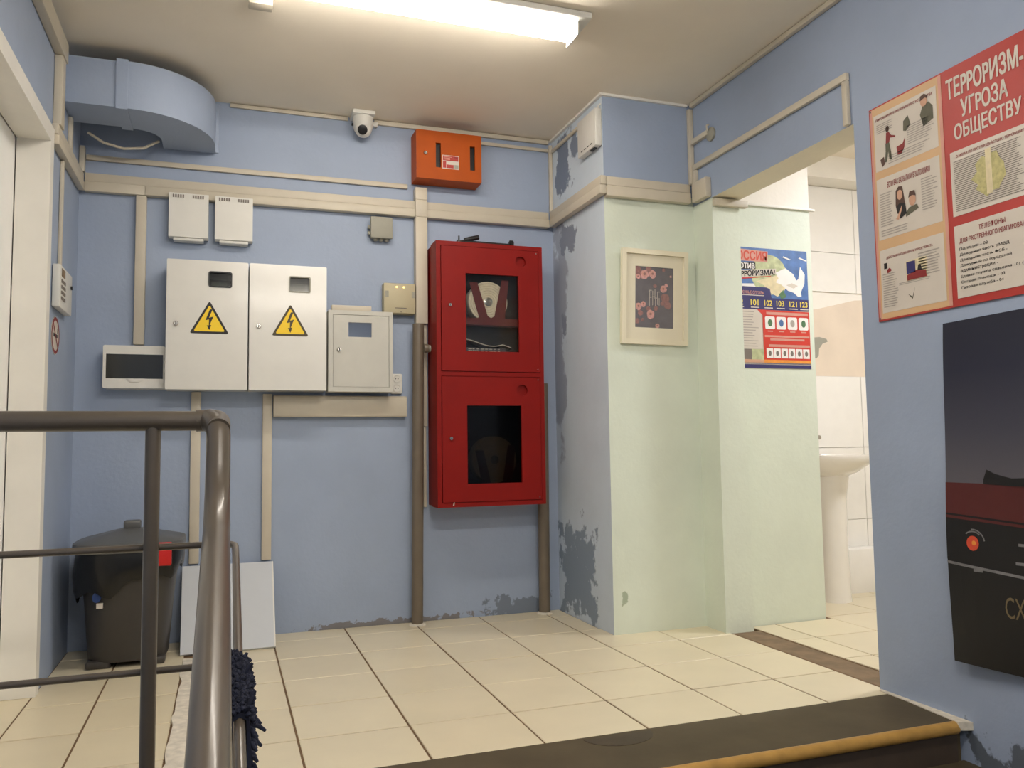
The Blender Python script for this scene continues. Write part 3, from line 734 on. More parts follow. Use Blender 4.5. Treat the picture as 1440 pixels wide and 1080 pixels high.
obj('shelf_lip', box(B(), X0+.008, X1-.008, YF+.016, YF+.022, 1.458, 1.492), 'redin', t)
def hose(cx, cz, r, label, y0=-.168, y1=-.106):
    h = thing('fire_hose', (cx, -.14, cz-r), label, 'hose')
    prof = []; n = 7
    for k in range(n):
        a, b = r-(r-.02)*k/n, r-(r-.02)*(k+1)/n
        prof += [(a, .0), (a-.002, .003), (b+.002, .003), (b, 0)]
    prof = [(r, -(y1-y0)), (r, 0)] + prof[1:] + [(.0, 0)]
    obj('coil', lathe(B(), prof, (cx, y0, cz), (0, -1, 0), 40), 'hose', h)
    obj('coupling', lathe(B(), [(.020, 0), (.022, .006), (.016, .008), (.0, .006)], (cx, y0, cz), (0, -1, 0), 16), 'chrome', h)
    return h
hose(-.427, 1.578, .103, 'rolled white canvas fire hose in the upper cabinet window')
hose(-.405, .790, .116, 'rolled canvas fire hose in the dark lower cabinet window')
def cradle(cx, z0, z1, label):
    bm = B(); mpc = on_back(YF+.026); h = z1-z0
    C = lambda x, k: (cx+x, z0+h*k)
    plate(bm, [C(-.065, 0), C(.092, 0), C(.085, .12), C(.108, 1.0), C(.070, 1.0), C(.030, .14), C(.012, .09), C(-.006, .14), C(-.058, .92), C(-.100, .92), C(-.052, .12)], [], mpc, -.002, 0)
    obj('hose_cradle', bm, 'redin', t, label=label)
cradle(-.427, 1.476, 1.690, 'V-shaped red hose cradle')
cradle(-.405, .574, .860, 'V-shaped red hose cradle')
bk = thing('paper_stack', (-.42, -.14, 1.203), 'creased papers and a magazine on the cabinet middle floor', 'papers')
bm = B(); box(bm, -.545, -.335, -.176, -.108, 1.2035, 1.345, .004); obj('magazine_pile', bm, 'picdark', bk)
bm = B(); n = 16; L = []
for y in (-.180, -.106):
    L.append([bm.verts.new((-.56+.25*k/n, y, 1.372+.016*math.cos(k/n*5.2)-.03*max(0, k/n-.82)/.18*(1 if k/n > .82 else 0))) for k in range(n+1)])
for k in range(n): bm.faces.new((L[0][k], L[0][k+1], L[1][k+1], L[1][k]))
r = bmesh.ops.extrude_face_region(bm, geom=bm.faces[:]); bmesh.ops.translate(bm, vec=(0, 0, -.004), verts=[v for v in r['geom'] if isinstance(v, bmesh.types.BMVert)])
obj('top_sheet', bm, 'paper', bk)
lines('cover_print', -.535, -.36, 1.325, 1.343, 2, on_back(-.176), .001, 'paper', bk, cols=8, jag=.6)

# black folded tripod on top of the fire cabinet
t = thing('folded_tripod', (-.43, -.14, Z1), 'small black folded tripod lying on the red cabinet', 'tripod')
Zt = Z1+.011
obj('leg', tube(B(), [(-.555, -.165, Zt), (-.30, -.155, Zt)], .009, 10), 'black', t)
obj('leg', tube(B(), [(-.545, -.15, Zt), (-.31, -.14, Zt-.001)], .008, 10), 'black', t)
obj('leg', tube(B(), [(-.545, -.158, Zt+.012), (-.51, -.158, Zt+.02), (-.47, -.158, Zt+.030)], [.009, .012, .012], 10), 'black', t)
obj('hub', lathe(B(), [(.012, -.012), (.019, -.008), (.019, .008), (.012, .012)], (-.295, -.155, Zt+.008), (1, 0, 0), 14), 'black', t)
obj('clamp', box(B(), -.583, -.550, -.172, -.142, Z1+.001, Z1+.018, .003), 'black', t)
obj('clamp_screw', tube(B(), [(-.572, -.157, Z1+.016), (-.572, -.157, Z1+.042)], .0045, 8), 'black', t)

# ------------------------------------------------------------------ left wall items
t = thing('alarm_keypad', (XL+.015, -.42, 1.418), 'white alarm keypad with printed buttons on the left wall', 'keypad')
obj('case', box(B(), XL+.002, XL+.030, -.552, -.296, 1.412, 1.578, .005), 'white_pl', t)
mp = on_left(XL+.030)
obj('screen', plate(B(), rect(-.525, -.455, 1.535, 1.566), [], mp, -.001, .0012), 'thresh', t)
for i in range(3):
    for j in range(4): obj('button', plate(B(), rect(-.528+.03*i, -.508+.03*i, 1.510-.022*j, 1.522-.022*j), [], mp, -.001, .0025), 'inkg', t)
obj('key_switch', lathe(B(), [(.008, 0), (.008, .006), (0, .006)], mp(-.325, 1.525, 0), (1, 0, 0), 12), 'black', t)
t = thing('no_smoking_sign', (XL+.002, -.455, 1.24), 'round no-smoking sticker below the alarm keypad', 'sign')
mp = on_left(XL+.001)
obj('disc', plate(B(), circ(-.455, 1.312, .080, 28, .074), [], mp, -.0005, .001), 'paper', t)
obj('red_ring', plate(B(), circ(-.455, 1.312, .078, 28, .072), [circ(-.455, 1.312, .064, 28, .059)], mp, None, .0016), 'inkr', t, fix=False)
flat('cigarette', rect(-.495, -.415, 1.305, 1.319), mp, .0014, 'ink', t)
flat('smoke', [(-.425, 1.322), (-.417, 1.322), (-.412, 1.345), (-.420, 1.345)], mp, .0014, 'ink', t)
flat('slash', [(-.508, 1.352), (-.500, 1.360), (-.402, 1.272), (-.410, 1.264)], mp, .0020, 'inkr', t)

# white box on the pilaster flank
t = thing('siren_box', (-.02, -.53, 2.262), 'white plastic siren box high on the pilaster flank', 'siren box')
obj('case', box(B(), -.036, -.001, -.633, -.425, 2.264, 2.446, .006), 'white_pl', t)
for k in range(4): obj('slot', box(B(), -.0375, -.030, -.47-.035*k-.018, -.47-.035*k, 2.282, 2.286), 'ink', t)
obj('bottom_port', box(B(), -.028, -.012, -.60, -.55, 2.260, 2.266), 'ink', t)
obj('hook', tube(B(), fillet([(-.01, -.615, 2.44), (-.012, -.620, 2.462), (-.002, -.628, 2.468)], .01), .004, 8), 'white_pl', t)

# ------------------------------------------------------------------ framed picture
t = thing('framed_picture', (.24, -D, 1.32), 'ivory framed dark floral print on the green pilaster', 'picture')
mp0 = on_back(-D-.001); tl = math.radians(-.6)
def mpf(u, v, n):
    uu, vv = u-.241, v-1.545
    return mp0(.241+uu*math.cos(tl)-vv*math.sin(tl), 1.545+uu*math.sin(tl)+vv*math.cos(tl), n+.02*(v-1.32)/.44)
obj('frame', plate(B(), rect(.066, .416, 1.322, 1.768), [rect(.088, .394, 1.344, 1.746)], mpf, 0, .022), 'picframe', t)
obj('mat_board', plate(B(), rect(.087, .395, 1.343, 1.747), [rect(.140, .342, 1.402, 1.690)], mpf, .004, .009), 'picframe', t)
pr = obj('print', plate(B(), rect(.139, .343, 1.401, 1.691), [], mpf, .002, .006), 'picdark', t)
def blob(u, v, r, m, n, k):
    rn = random.Random(k); pts = [(u+r*(.8+.3*rn.random())*math.cos(2*PI*i/11), v+r*(.8+.3*rn.random())*math.sin(2*PI*i/11)) for i in range(11)]
    pts = [(min(.342, max(.140, a)), min(1.690, max(1.402, b))) for a, b in pts]
    flat('rose', pts, mpf, n, m, pr)
for i, (u, v, r, m) in enumerate([(.150, 1.672, .022, 'rosed'), (.160, 1.648, .020, 'rosed'), (.190, 1.652, .024, 'rose'), (.232, 1.656, .021, 'rose'), (.210, 1.678, .016, 'rosed'), (.155, 1.640, .012, 'rose'),
        (.290, 1.588, .018, 'rose'), (.304, 1.606, .010, 'rose'), (.300, 1.545, .026, 'rosed'), (.312, 1.512, .020, 'rosed'), (.285, 1.520, .012, 'rosed'), (.158, 1.500, .018, 'rose'), (.184, 1.512, .014, 'rose'),
        (.210, 1.492, .012, 'rosed'), (.222, 1.465, .023, 'rose'), (.168, 1.470, .014, 'rosed'), (.250, 1.495, .012, 'rosed'), (.258, 1.413, .012, 'rose'), (.152, 1.432, .014, 'rosed'), (.178, 1.438, .009, 'rosed'), (.290, 1.678, .009, 'rosed'), (.328, 1.650, .006, 'rose'), (.245, 1.60, .010, 'rosed')]):
    blob(u, v, r, m, .0066+.0002*(i % 3), i)
    if m == 'rose' and r > .011:
        blob(u-r*.15, v+r*.15, r*.62, 'pink', .0072, i+50); blob(u-r*.05, v+r*.1, r*.30, 'rosed', .0074, i+90)
# tall thin hand lettering
bm = B()
for (u, a, b) in ((.215, 1.505, 1.58), (.222, 1.545, 1.582), (.231, 1.508, 1.578), (.243, 1.54, 1.585), (.246, 1.505, 1.54), (.257, 1.512, 1.575), (.266, 1.508, 1.545)):
    plate(bm, rect(u, u+.0022, a, b), [], mpf, None, .0076)
for (u, v) in ((.215, 1.545), (.231, 1.548), (.243, 1.543), (.215, 1.578), (.257, 1.572)): plate(bm, rect(u, u+.012, v, v+.0022), [], mpf, None, .0076)
obj('thin_lettering', bm, 'paper', pr, fix=False)
obj('glass', plate(B(), rect(.0885, .3935, 1.3445, 1.7455), [], mpf, .011, .0125), glassmat('picture_glass', (254, 254, 254), .04), t)

# ------------------------------------------------------------------ poster beyond the doorway
t = thing('safety_poster', (.86, -.72, 1.215), 'colourful anti-terror poster with a white dove beyond the doorway', 'poster')
mp = on_back(-.7185); U0, U1, V0, V1 = .634, 1.072, 1.215, 1.805
PU = lambda s: U0+(U1-U0)*s
PV = lambda s: V0+(V1-V0)*s
def pp(name, pts, m, n=.0016, parent=None): return flat(name, [(PU(a), PV(b)) for a, b in pts], mp, n, m, parent or t)
def pr_(name, a, b, c, d, m, n=.0016, r=0): return flat(name, rect(PU(a), PU(b), PV(c), PV(d), r), mp, n, m, t)
obj('sheet', plate(B(), rect(U0, U1, V0, V1), [], mp, 0, .001), 'paper', t)
pr_('blue_sky', 0, 1, .585, 1, 'bluep')
pp('pale_area', [(0, .60), (.40, .60), (.5, .66), (.3, .70), (0, .69)], 'dove', .002)
pp('globe', [(.48+.24*math.cos(a*PI/10), .78+.17*math.sin(a*PI/10)) for a in range(20)], 'greenp', .0022)
pp('map_shape', [(.30, .72), (.5, .76), (.66, .80), (.74, .72), (.66, .64), (.58, .60), (.48, .63), (.40, .69)], 'sand', .0026)
pp('leaf_print', [(.60, .62), (.66, .66), (.70, .60), (.63, .58)], 'greensm', .0028)
pp('dove', [(.56, .80), (.70, .845), (.80, .80), (.845, .745), (.87, .76), (.90, .865), (.96, .80), (.95, .72), (.90, .65), (.905, .61), (.86, .605), (.80, .64), (.72, .655), (.64, .70), (.56, .72), (.60, .755)], 'dove', .0030)
pp('dove_wing_shade', [(.70, .70), (.78, .72), (.86, .70), (.80, .675)], 'paper', .0034)
for a in (.66, .88): pp('star_glint', [(a, .935), (a+.10, .915), (a+.12, .92), (a+.02, .945)], 'dove', .0034)
pp('title_backing', [(0, .885), (.46, .885), (.47, .975), (0, .985)], 'pink', .0032)
pp('title_backing', [(0, .81), (.30, .82), (.30, .875), (0, .872)], 'ink', .0032)
pp('title_backing', [(0, .735), (.57, .785), (.57, .835), (0, .80)], 'paper', .0033)
pp('red_underline', [(0, .722), (.5, .765), (.5, .771), (0, .732)], 'redpanel', .0036)
text('title_lettering', 'РОССИЯ', PU(.005), PU(.455), PV(.893), PV(.972), mp, .0038, 'titler', t, .03)
text('title_lettering', 'ПРОТИВ', PU(.005), PU(.29), PV(.822), PV(.868), mp, .0038, 'dove', t, .03)
text('title_lettering', 'ТЕРРОРИЗМА!', PU(-.0), PU(.555), PV(.742), PV(.792), mp, .0038, 'ink', t, .03, 0, PV(.04)-PV(0))
pr_('navy_band', 0, 1, .485, .585, 'navyp', .0020)
pp('navy_tab', [(0, .58), (.50, .58), (.48, .66), (.43, .672), (0, .672)], 'navyp', .0031)
text('band_heading', 'ЭКСТРЕННЫЕ СЛУЖБЫ', PU(.01), PU(.40), PV(.612), PV(.638), mp, .0036, 'pink', t, .01)
pr_('heading_rule', .01, .40, .598, .604, 'paper', .0036)
for s, a in (('112', .04), ('101', .24), ('102', .42), ('103', .58), ('121', .755), ('123', .90)):
    text('emergency_number', s, PU(a-.02), PU(a+.082), PV(.518), PV(.566), mp, .0030, 'yel', t, .02)
    pr_('number_caption', a-.02, a+.09, .497, .505, 'paper', .0030)
pr_('text_column', 0, .36, .16, .485, 'paper', .0020)
lines('fine_print', PU(.02), PU(.33), PV(.17), PV(.475), 14, mp, .0026, 'inkl', t, .3, 5)
pp('red_panel', [(.30, .485), (1, .48), (1, .07), (.37, .07), (.37, .44)], 'redpanel', .0024)
pr_('panel_heading', .42, .98, .445, .468, 'pink', .0030); 
for k, m in enumerate(('greensm', 'bluep', 'inkl', 'greensm')):
    a = .40+.15*k; pr_('icon_card', a, a+.13, .325, .43, 'dove', .0030, .008); 
    flat('icon', circ(PU(a+.065), PV(.378), .013, 12, .018), mp, .0036, m, t); pr_('icon_caption', a+.03, a+.10, .303, .312, 'pink', .0030)
for v in (.258, .232): pr_('panel_line', .39 if v > .24 else .46, .99 if v > .24 else .92, v, v+.016, 'pink', .0030)
pr_('panel_heading', .44, .99, .178, .198, 'pink', .0030)
for k in range(6):
    a = .405+.098*k; pr_('icon_card', a, a+.088, .085, .165, 'dove', .0030); flat('icon', circ(PU(a+.044), PV(.125), .009, 8, .014), mp, .0036, 'inkg', t)
pr_('photo_strip', 0, .21, .07, .155, 'inkg', .0030); pr_('photo_strip', .21, .37, .07, .155, 'greenp', .0030)
pr_('orange_strip', .37, 1, .045, .07, 'orangep', .0030); pr_('skin_strip', 0, .37, .045, .07, 'skin', .0030); pr_('navy_strip', 0, 1, 0, .04, 'navyp', .0030); pr_('pale_rule', 0, 1, .03, .036, 'inkl', .0034)

# ------------------------------------------------------------------ big information board on the right wall
t = thing('information_board', (W, -2.25, 1.268), 'red and tan anti-terror information board on the right wall', 'notice board')
mp = on_right(W-.001); BU0, BU1, BV0, BV1 = 1.800, 2.715, 1.268, 2.022
TH = .006
obj('panel', plate(B(), rect(BU0, BU1, BV0, BV1), [], mp, 0, TH), 'signred', t)
n1, n2, n3, n4 = TH+.0008, TH+.0016, TH+.0024, TH+.0032
for a, b in ((1.805, 2.108), (2.407, 2.710)):
    flat('tan_column', rect(a, b, 1.274, 2.017), mp, n1, 'tan', t)
    flat('pink_edge', rect(a, a+.010, 1.274, 2.017), mp, n2-.0003, 'pink', t); flat('pink_edge', rect(b-.012, b, 1.274, 2.017), mp, n2-.0003, 'pink', t)
def sheet(u0, u1, v0, v1): return flat('sheet', rect(u0, u1, v0, v1), mp, n2, 'paper', t)
def head(s, a, b, c, d): return text('sheet_heading', s, a, b, c, d, mp, n3, 'inkr', t, .02)
# left column
sheet(1.822, 2.088, 1.790, 1.990); head('ПРИ ОБНАРУЖЕНИИ ВЗРЫВНОГО УСТРОЙСТВА', 1.832, 2.075, 1.966, 1.978)
sheet(1.822, 2.088, 1.548, 1.762); head('ЕСЛИ ВАС ЗАХВАТИЛИ В ЗАЛОЖНИКИ', 1.87, 2.05, 1.722, 1.742)
sheet(1.822, 2.088, 1.294, 1.512); head('ДЕЙСТВИЯ НАСЕЛЕНИЯ ПРИ УГРОЗЕ ТЕРАКТА', 1.85, 2.045, 1.476, 1.488)
lines('fine_print', 1.834, 1.92, 1.92, 1.955, 5, mp, n3, 'inkl', t, .4, 11); lines('fine_print', 1.965, 2.08, 1.838, 1.905, 9, mp, n3, 'inkl', t, .4, 12); lines('fine_print', 1.88, 2.08, 1.80, 1.832, 4, mp, n3, 'inkl', t, .4, 13)
lines('fine_print', 1.834, 1.895, 1.59, 1.71, 14, mp, n3, 'inkl', t, .4, 14); lines('fine_print', 2.012, 2.08, 1.60, 1.71, 13, mp, n3, 'inkl', t, .4, 15); lines('fine_print', 1.834, 1.97, 1.556, 1.582, 3, mp, n3, 'inkl', t, .4, 16)
lines('fine_print', 1.83, 1.90, 1.31, 1.43, 15, mp, n3, 'inkl', t, .4, 17); lines('fine_print', 1.985, 2.08, 1.39, 1.47, 9, mp, n3, 'inkl', t, .4, 18); lines('fine_print', 1.90, 2.07, 1.375, 1.386, 2, mp, n3, 'inkl', t, .4, 19)
def fig(name, pts, m, n=n3): flat(name, pts, mp, n, m, t)
# walking woman
fig('figure_hair', circ(1.882, 1.925, .008, 12, .011), 'hair'); fig('figure_top', [(1.876, 1.914), (1.888, 1.912), (1.898, 1.898), (1.916, 1.890), (1.915, 1.885), (1.893, 1.890), (1.888, 1.876), (1.872, 1.876)], 'inkr')
fig('figure_trousers', [(1.871, 1.876), (1.888, 1.876), (1.894, 1.840), (1.896, 1.815), (1.886, 1.815), (1.882, 1.845), (1.874, 1.812), (1.865, 1.812), (1.870, 1.848)], 'khaki')
fig('figure_bag', [(1.845, 1.828), (1.862, 1.834), (1.866, 1.808), (1.852, 1.800)], 'hair')
fig('phone_picture', [(1.952, 1.925), (1.972, 1.938), (1.982, 1.905), (1.962, 1.888), (1.950, 1.893)], 'khaki'); fig('bag_picture', [(1.918, 1.848), (1.945, 1.852), (1.955, 1.868), (1.952, 1.838), (1.938, 1.818), (1.922, 1.820)], 'inkr')
# portrait
fig('portrait_jacket', [(2.022, 1.918), (2.034, 1.945), (2.058, 1.950), (2.074, 1.930), (2.074, 1.888), (2.034, 1.876)], 'khaki'); fig('portrait_face', circ(2.040, 1.958, .014, 14, .017), 'skin', n4); fig('portrait_hair', [(2.025, 1.962), (2.028, 1.978), (2.042, 1.982), (2.054, 1.974), (2.055, 1.962), (2.045, 1.968)], 'hair', n4+.0006)
# two people
fig('woman_hair', [(1.905, 1.70), (1.918, 1.712), (1.934, 1.708), (1.940, 1.67), (1.944, 1.63), (1.908, 1.62), (1.902, 1.65)], 'hair'); fig('woman_face', circ(1.922, 1.682, .012, 14, .017), 'skin', n4)
fig('woman_dress', [(1.905, 1.645), (1.922, 1.655), (1.944, 1.648), (1.948, 1.612), (1.920, 1.600), (1.912, 1.618)], 'ink', n4); fig('woman_arm', [(1.900, 1.605), (1.906, 1.606), (1.930, 1.645), (1.928, 1.628), (1.914, 1.598)], 'skin', n4+.0006)
fig('man_shirt', [(1.944, 1.612), (1.958, 1.628), (1.992, 1.632), (1.998, 1.616), (1.944, 1.600)], 'khaki'); fig('man_face', circ(1.974, 1.650, .014, 14, .020), 'skin', n4); fig('man_hair', [(1.958, 1.660), (1.964, 1.680), (1.985, 1.680), (1.990, 1.660), (1.974, 1.666)], 'hair', n4+.0006)
# lower sheet pictures
fig('room_picture', rect(1.932, 2.018, 1.385, 1.452), 'sand'); fig('room_window', rect(1.935, 1.972, 1.408, 1.448), 'navyp', n4); fig('room_table', [(1.936, 1.386), (2.016, 1.386), (2.014, 1.408), (1.975, 1.414), (1.936, 1.404)], 'inkr', n4); fig('room_figure', [(1.980, 1.412), (1.998, 1.412), (1.994, 1.430), (1.984, 1.430)], 'ink', n4)
fig('cup_picture', rect(1.838, 1.852, 1.445, 1.465), 'ink'); fig('tool_picture', [(1.850, 1.440), (1.862, 1.446), (1.872, 1.436), (1.862, 1.430), (1.852, 1.428)], 'inkr'); fig('tweezer_picture', [(1.936, 1.342), (1.954, 1.330), (1.966, 1.360), (1.960, 1.338), (1.954, 1.322)], 'khaki')
# title
text('title_lettering', 'ТЕРРОРИЗМ-', 2.126, 2.392, 1.922, 1.988, mp, n2, 'paper', t, .03)
text('title_lettering', 'УГРОЗА', 2.176, 2.338, 1.850, 1.908, mp, n2, 'paper', t, .03)
text('title_lettering', 'ОБЩЕСТВУ', 2.148, 2.378, 1.776, 1.836, mp, n2, 'paper', t, .03)
# map sheet and phone list
sheet(2.128, 2.390, 1.548, 1.752); head('О МЕРАХ ПО ПРОТИВОДЕЙСТВИЮ ТЕРРОРИЗМУ', 2.150, 2.380, 1.728, 1.741)
lines('fine_print', 2.140, 2.385, 1.560, 1.722, 26, mp, n3, 'inkg', t, .34, 21, .1)
fig('emblem_shape', [(2.262+.052*math.cos(a*PI/9)*(1+.2*math.sin(a*3)), 1.645+.062*math.sin(a*PI/9)*(1+.15*math.cos(a*2))) for a in range(18)], 'map', n3+.0004); fig('emblem_core', rect(2.252, 2.272, 1.585, 1.722), 'sand', n4)
sheet(2.128, 2.390, 1.292, 1.518)
text('sheet_heading', 'ТЕЛЕФОНЫ', 2.215, 2.305, 1.486, 1.503, mp, n3, 'inkr', t, .02)
text('sheet_heading', 'ДЛЯ ЭКСТРЕННОГО РЕАГИРОВАНИЯ', 2.146, 2.386, 1.458, 1.476, mp, n3, 'inkr', t, .02)
for i, (s, w_) in enumerate((('Полиция - 02', .10), ('Дежурная часть УМВД', .17), ('Дежурная часть ФСБ -', .162), ('Дежурный по городской', .175), ('администрации -', .13), ('Единая служба спасения - 01 (112)', .235), ('Скорая помощь - 03', .15), ('Газовая служба - 04', .145))):
    text('phone_line', s, 2.144, 2.144+w_, 1.4365-.0172*i, 1.4475-.0172*i, mp, n3, 'ink', t, .01)
# right column (runs out of the frame)
for v0, v1 in ((1.790, 1.990), (1.548, 1.762), (1.294, 1.512)):
    sheet(2.425, 2.692, v0, v1); lines('fine_print', 2.437, 2.68, v0+.015, v1-.035, 12, mp, n3, 'inkl', t, .35, int(v0*100), .3, 2)
for (u, v) in ((1.808, 2.012), (1.808, 1.278)): obj('screw', lathe(B(), [(.004, 0), (.004, .001), (0, .002)], mp(u, v, n2), (-1, 0, 0), 8), 'inkg', t)

# ------------------------------------------------------------------ curled car poster
t = thing('car_poster', (W-.01, -2.42, .185), 'dark poster of a red car rear hanging below the information board', 'poster')
CU0, CU1, CV0, CV1 = 2.070, 2.80, .186, 1.222
def mpc(u, v, n):
    s = (u-CU0)/(CU1-CU0); k = (v-CV0)/(CV1-CV0)
    off = .004 + .030*(1-k)**2*(.6+.4*math.cos(s*7)) + .006*math.sin(k*5+s*3)**2
    return Vector((W-off-n, -(u-.018*math.sin(k*PI)*(1-s)), v + .012*s))
bm = B(); nu, nv = 14, 22
G = [[[bm.verts.new(mpc(CU0+(CU1-CU0)*i/nu, CV0+(CV1-CV0)*j/nv, n)) for i in range(nu+1)] for j in range(nv+1)] for n in (0, .003)]
for s in (0, 1):
    for j in range(nv):
        for i in range(nu):
            q = (G[s][j][i], G[s][j][i+1], G[s][j+1][i+1], G[s][j+1][i]); bm.faces.new(q if s else q[::-1])
def seam(idx):
    for a, b in zip(idx, idx[1:]): bm.faces.new((G[0][a[0]][a[1]], G[0][b[0]][b[1]], G[1][b[0]][b[1]], G[1][a[0]][a[1]]))
seam([(0, i) for i in range(nu+1)]); seam([(nv, i) for i in range(nu+1)]); seam([(j, 0) for j in range(nv+1)]); seam([(j, nu) for j in range(nv+1)])
obj('sheet', bm, 'skyprint', t)
def strip(name, v_lo, v_hi, m, n, u0=CU0, u1=CU1):
    """printed band following the curl; v_lo / v_hi are functions of s"""
    bm = B(); N = 16; R_ = 4; L = []
    for j in range(R_+1):
        L.append([])
        for i in range(N+1):
            u = u0+(u1-u0)*i/N; lo, hi = v_lo((u-CU0)/(CU1-CU0)), v_hi((u-CU0)/(CU1-CU0)); L[-1].append(bm.verts.new(mpc(u, lo+(hi-lo)*j/R_, n)))
    for j in range(R_):
        for i in range(N): bm.faces.new((L[j][i], L[j][i+1], L[j+1][i+1], L[j+1][i]))
    obj(name, bm, m, t, fix=False)
strip('road', lambda s: CV0, lambda s: .50, 'carblk', .0038)
strip('car_trunk', lambda s: .63-.05*s, lambda s: .725-.01*s, 'carred', .0042)
strip('car_rear', lambda s: .49-.06*s, lambda s: .632-.05*s, 'carblk', .0046)
strip('trim_line', lambda s: .618-.05*s, lambda s: .626-.05*s, 'carred', .0050)
strip('bumper', lambda s: .478-.06*s, lambda s: .486-.06*s, 'carchr', .0050)
flat('tail_light', circ(2.160, .545, .020, 16, .022), mpc, .0054, 'carlt', t)
flat('tail_light_core', circ(2.164, .546, .007, 10), mpc, .0058, 'orangep', t)
for a0, rr in ((.25, .034), (.05, .040)):
    pts = [(2.160+rr*math.cos(PI*(a0+.07*k)), .548+rr*math.sin(PI*(a0+.07*k))) for k in range(8)] + [(2.160+(rr-.004)*math.cos(PI*(a0+.07*k)), .548+(rr-.004)*math.sin(PI*(a0+.07*k))) for k in range(7, -1, -1)]
    flat('chrome_arc', pts, mpc, .0052, 'carchr', t)
flat('spoiler_shape', [(2.20, .735), (2.212, .765), (2.24, .752), (2.29, .740), (2.33, .742), (2.35, .80), (2.40, .80), (2.40, .715), (2.20, .722)], mpc, .0050, 'carblk', t)
for u, v in ((2.30, .548), (2.29, .495)): flat('chrome_fleck', rect(u, u+.04, v, v+.008), mpc, .0054, 'carchr', t)
flat('chrome_fleck', rect(2.16, 2.19, .462, .470), mpc, .0056, 'carchr', t)
text('plate_letters', 'CX', 2.252, 2.312, .342, .402, mpc, .0054, 'plate', t)

# ------------------------------------------------------------------ sink
t = thing('washbasin', (1.455, -.36, 0), 'white pedestal washbasin beyond the doorway', 'sink')
bm = B(); n = 28; L = []
def ell(z, a, b, yc): return [bm.verts.new((1.455+a*math.cos(2*PI*k/n)*(1 if abs(math.cos(2*PI*k/n)) < .99 else 1), yc+b*math.sin(2*PI*k/n), z)) for k in range(n)]
rings = [ell(.665, .10, .09, -.36), ell(.69, .16, .14, -.36), ell(.73, .225, .195, -.355), ell(.765, .25, .215, -.353), ell(.783, .25, .215, -.353), ell(.783, .215, .17, -.36), ell(.74, .19, .145, -.36), ell(.70, .10, .09, -.36)]
for a, b in zip(rings, rings[1:]):
    for k in range(n): bm.faces.new((a[k], a[(k+1) % n], b[(k+1) % n], b[k]))
bm.faces.new(rings[-1]); bm.faces.new(rings[0][::-1]); obj('basin', bm, 'ceramic', t, smooth=50)
obj('back_ledge', box(B(), 1.26, 1.65, -.22, YB-.014, .70, .783, .015), 'ceramic', t)
obj('pedestal', lathe(B(), [(.086, 0), (.084, .03), (.078, .3), (.080, .55), (.098, .68)], (1.455, -.37, 0), (0, 0, 1), 26), 'ceramic', t)
obj('tap', tube(B(), fillet([(1.455, -.19, .783), (1.455, -.19, .88), (1.455, -.30, .88)], .03), .012, 10), 'chrome', t)
t = thing('soap_bottle', (1.255, -.20, .784), 'dark green soap bottle on the washbasin edge', 'bottle')
obj('body', lathe(B(), [(.026, 0), (.028, .01), (.028, .10), (.012, .125), (.010, .135)], (1.285, -.185, .784), (0, 0, 1), 16), 'bottle', t)
obj('cap', lathe(B(), [(.013, .134), (.013, .155), (.0, .156)], (1.285, -.185, .784), (0, 0, 1), 12), 'white_pl', t)

# ------------------------------------------------------------------ trash can
t = thing('trash_bin', (-2.03, -.24, 0), 'dark grey lidded trash bin in the left corner', 'trash can')
CX, CY = -2.028, -.232
def sup(z, a, b, e=4.0, n=40, wob=0.0, rn=None):
    out = []
    for k in range(n):
        th_ = 2*PI*k/n; c, s = math.cos(th_), math.sin(th_)
        rr = (abs(c)**e+abs(s)**e)**(-1/e)*(1+(rn.uniform(-wob, wob) if rn else 0)); out.append((CX+a*rr*c, CY+b*rr*s, z))
    return out
def loft(rings, cap0=True, cap1=True):
    bm = B(); V = [[bm.verts.new(p) for p in r] for r in rings]; n = len(V[0])
    for p, q in zip(V, V[1:]):
        for k in range(n): bm.faces.new((p[k], p[(k+1) % n], q[(k+1) % n], q[k]))
    if cap0: bm.faces.new(V[0][::-1])
    if cap1: bm.faces.new(V[-1])
    return bm
obj('body', loft([sup(.022, .148, .148, 3), sup(.03, .150, .150, 3), sup(.25, .168, .168, 3), sup(.44, .188, .188, 3.4), sup(.46, .194, .194, 3.4)]), 'bin', t)
for sx in (-1, 1):
    for sy in (-1, 1): obj('foot', box(B(), CX+sx*.10-.045, CX+sx*.10+.045, CY+sy*.11-.032, CY+sy*.11+.032, 0, .03, .008), 'bin', t)
rn = random.Random(5); rg = []
for i, (z, a) in enumerate(((.462, .197), (.44, .203), (.39, .206), (.345, .202), (.325, .195))):
    r_ = sup(z, a, a, 3.6, 48, .010, rn)
    rg.append([(x, y, zz+((.055*(x-CX)/.2-.02*math.sin(6*math.atan2(y-CY, x-CX)))*(i/4))+ (.012*math.sin(11*math.atan2(y-CY, x-CX)))*(i/4)) for x, y, zz in r_])
rg.append([(CX+(x-CX)*.965, CY+(y-CY)*.965, z+.004) for x, y, z in rg[-1]])
obj('bag_skirt', loft(rg, False, False), 'bag', t, label='black bag folded over the rim', smooth=60)
lid = obj('lid', loft([sup(.455, .205, .205, 4.5), sup(.468, .210, .210, 4.5), sup(.492, .207, .207, 4.5), sup(.497, .19, .19, 6), sup(.535, .045, .05, 8), sup(.537, .03, .03, 8)]), 'lid', t, smooth=25)
obj('lid_handle', box(B(), CX-.030, CX+.035, CY-.028, CY+.028, .532, .570, .008), 'lid', lid)
for sx in (1,): obj('clip', box(B(), CX+.098, CX+.168, CY-.224, CY-.200, .400, .492, .005), 'redpl', t, label='red lid clip')
obj('clip', box(B(), CX-.04, CX+.04, CY+.196, CY+.216, .42, .49, .005), 'redpl', t)
mp = on_back(CY-.1755)
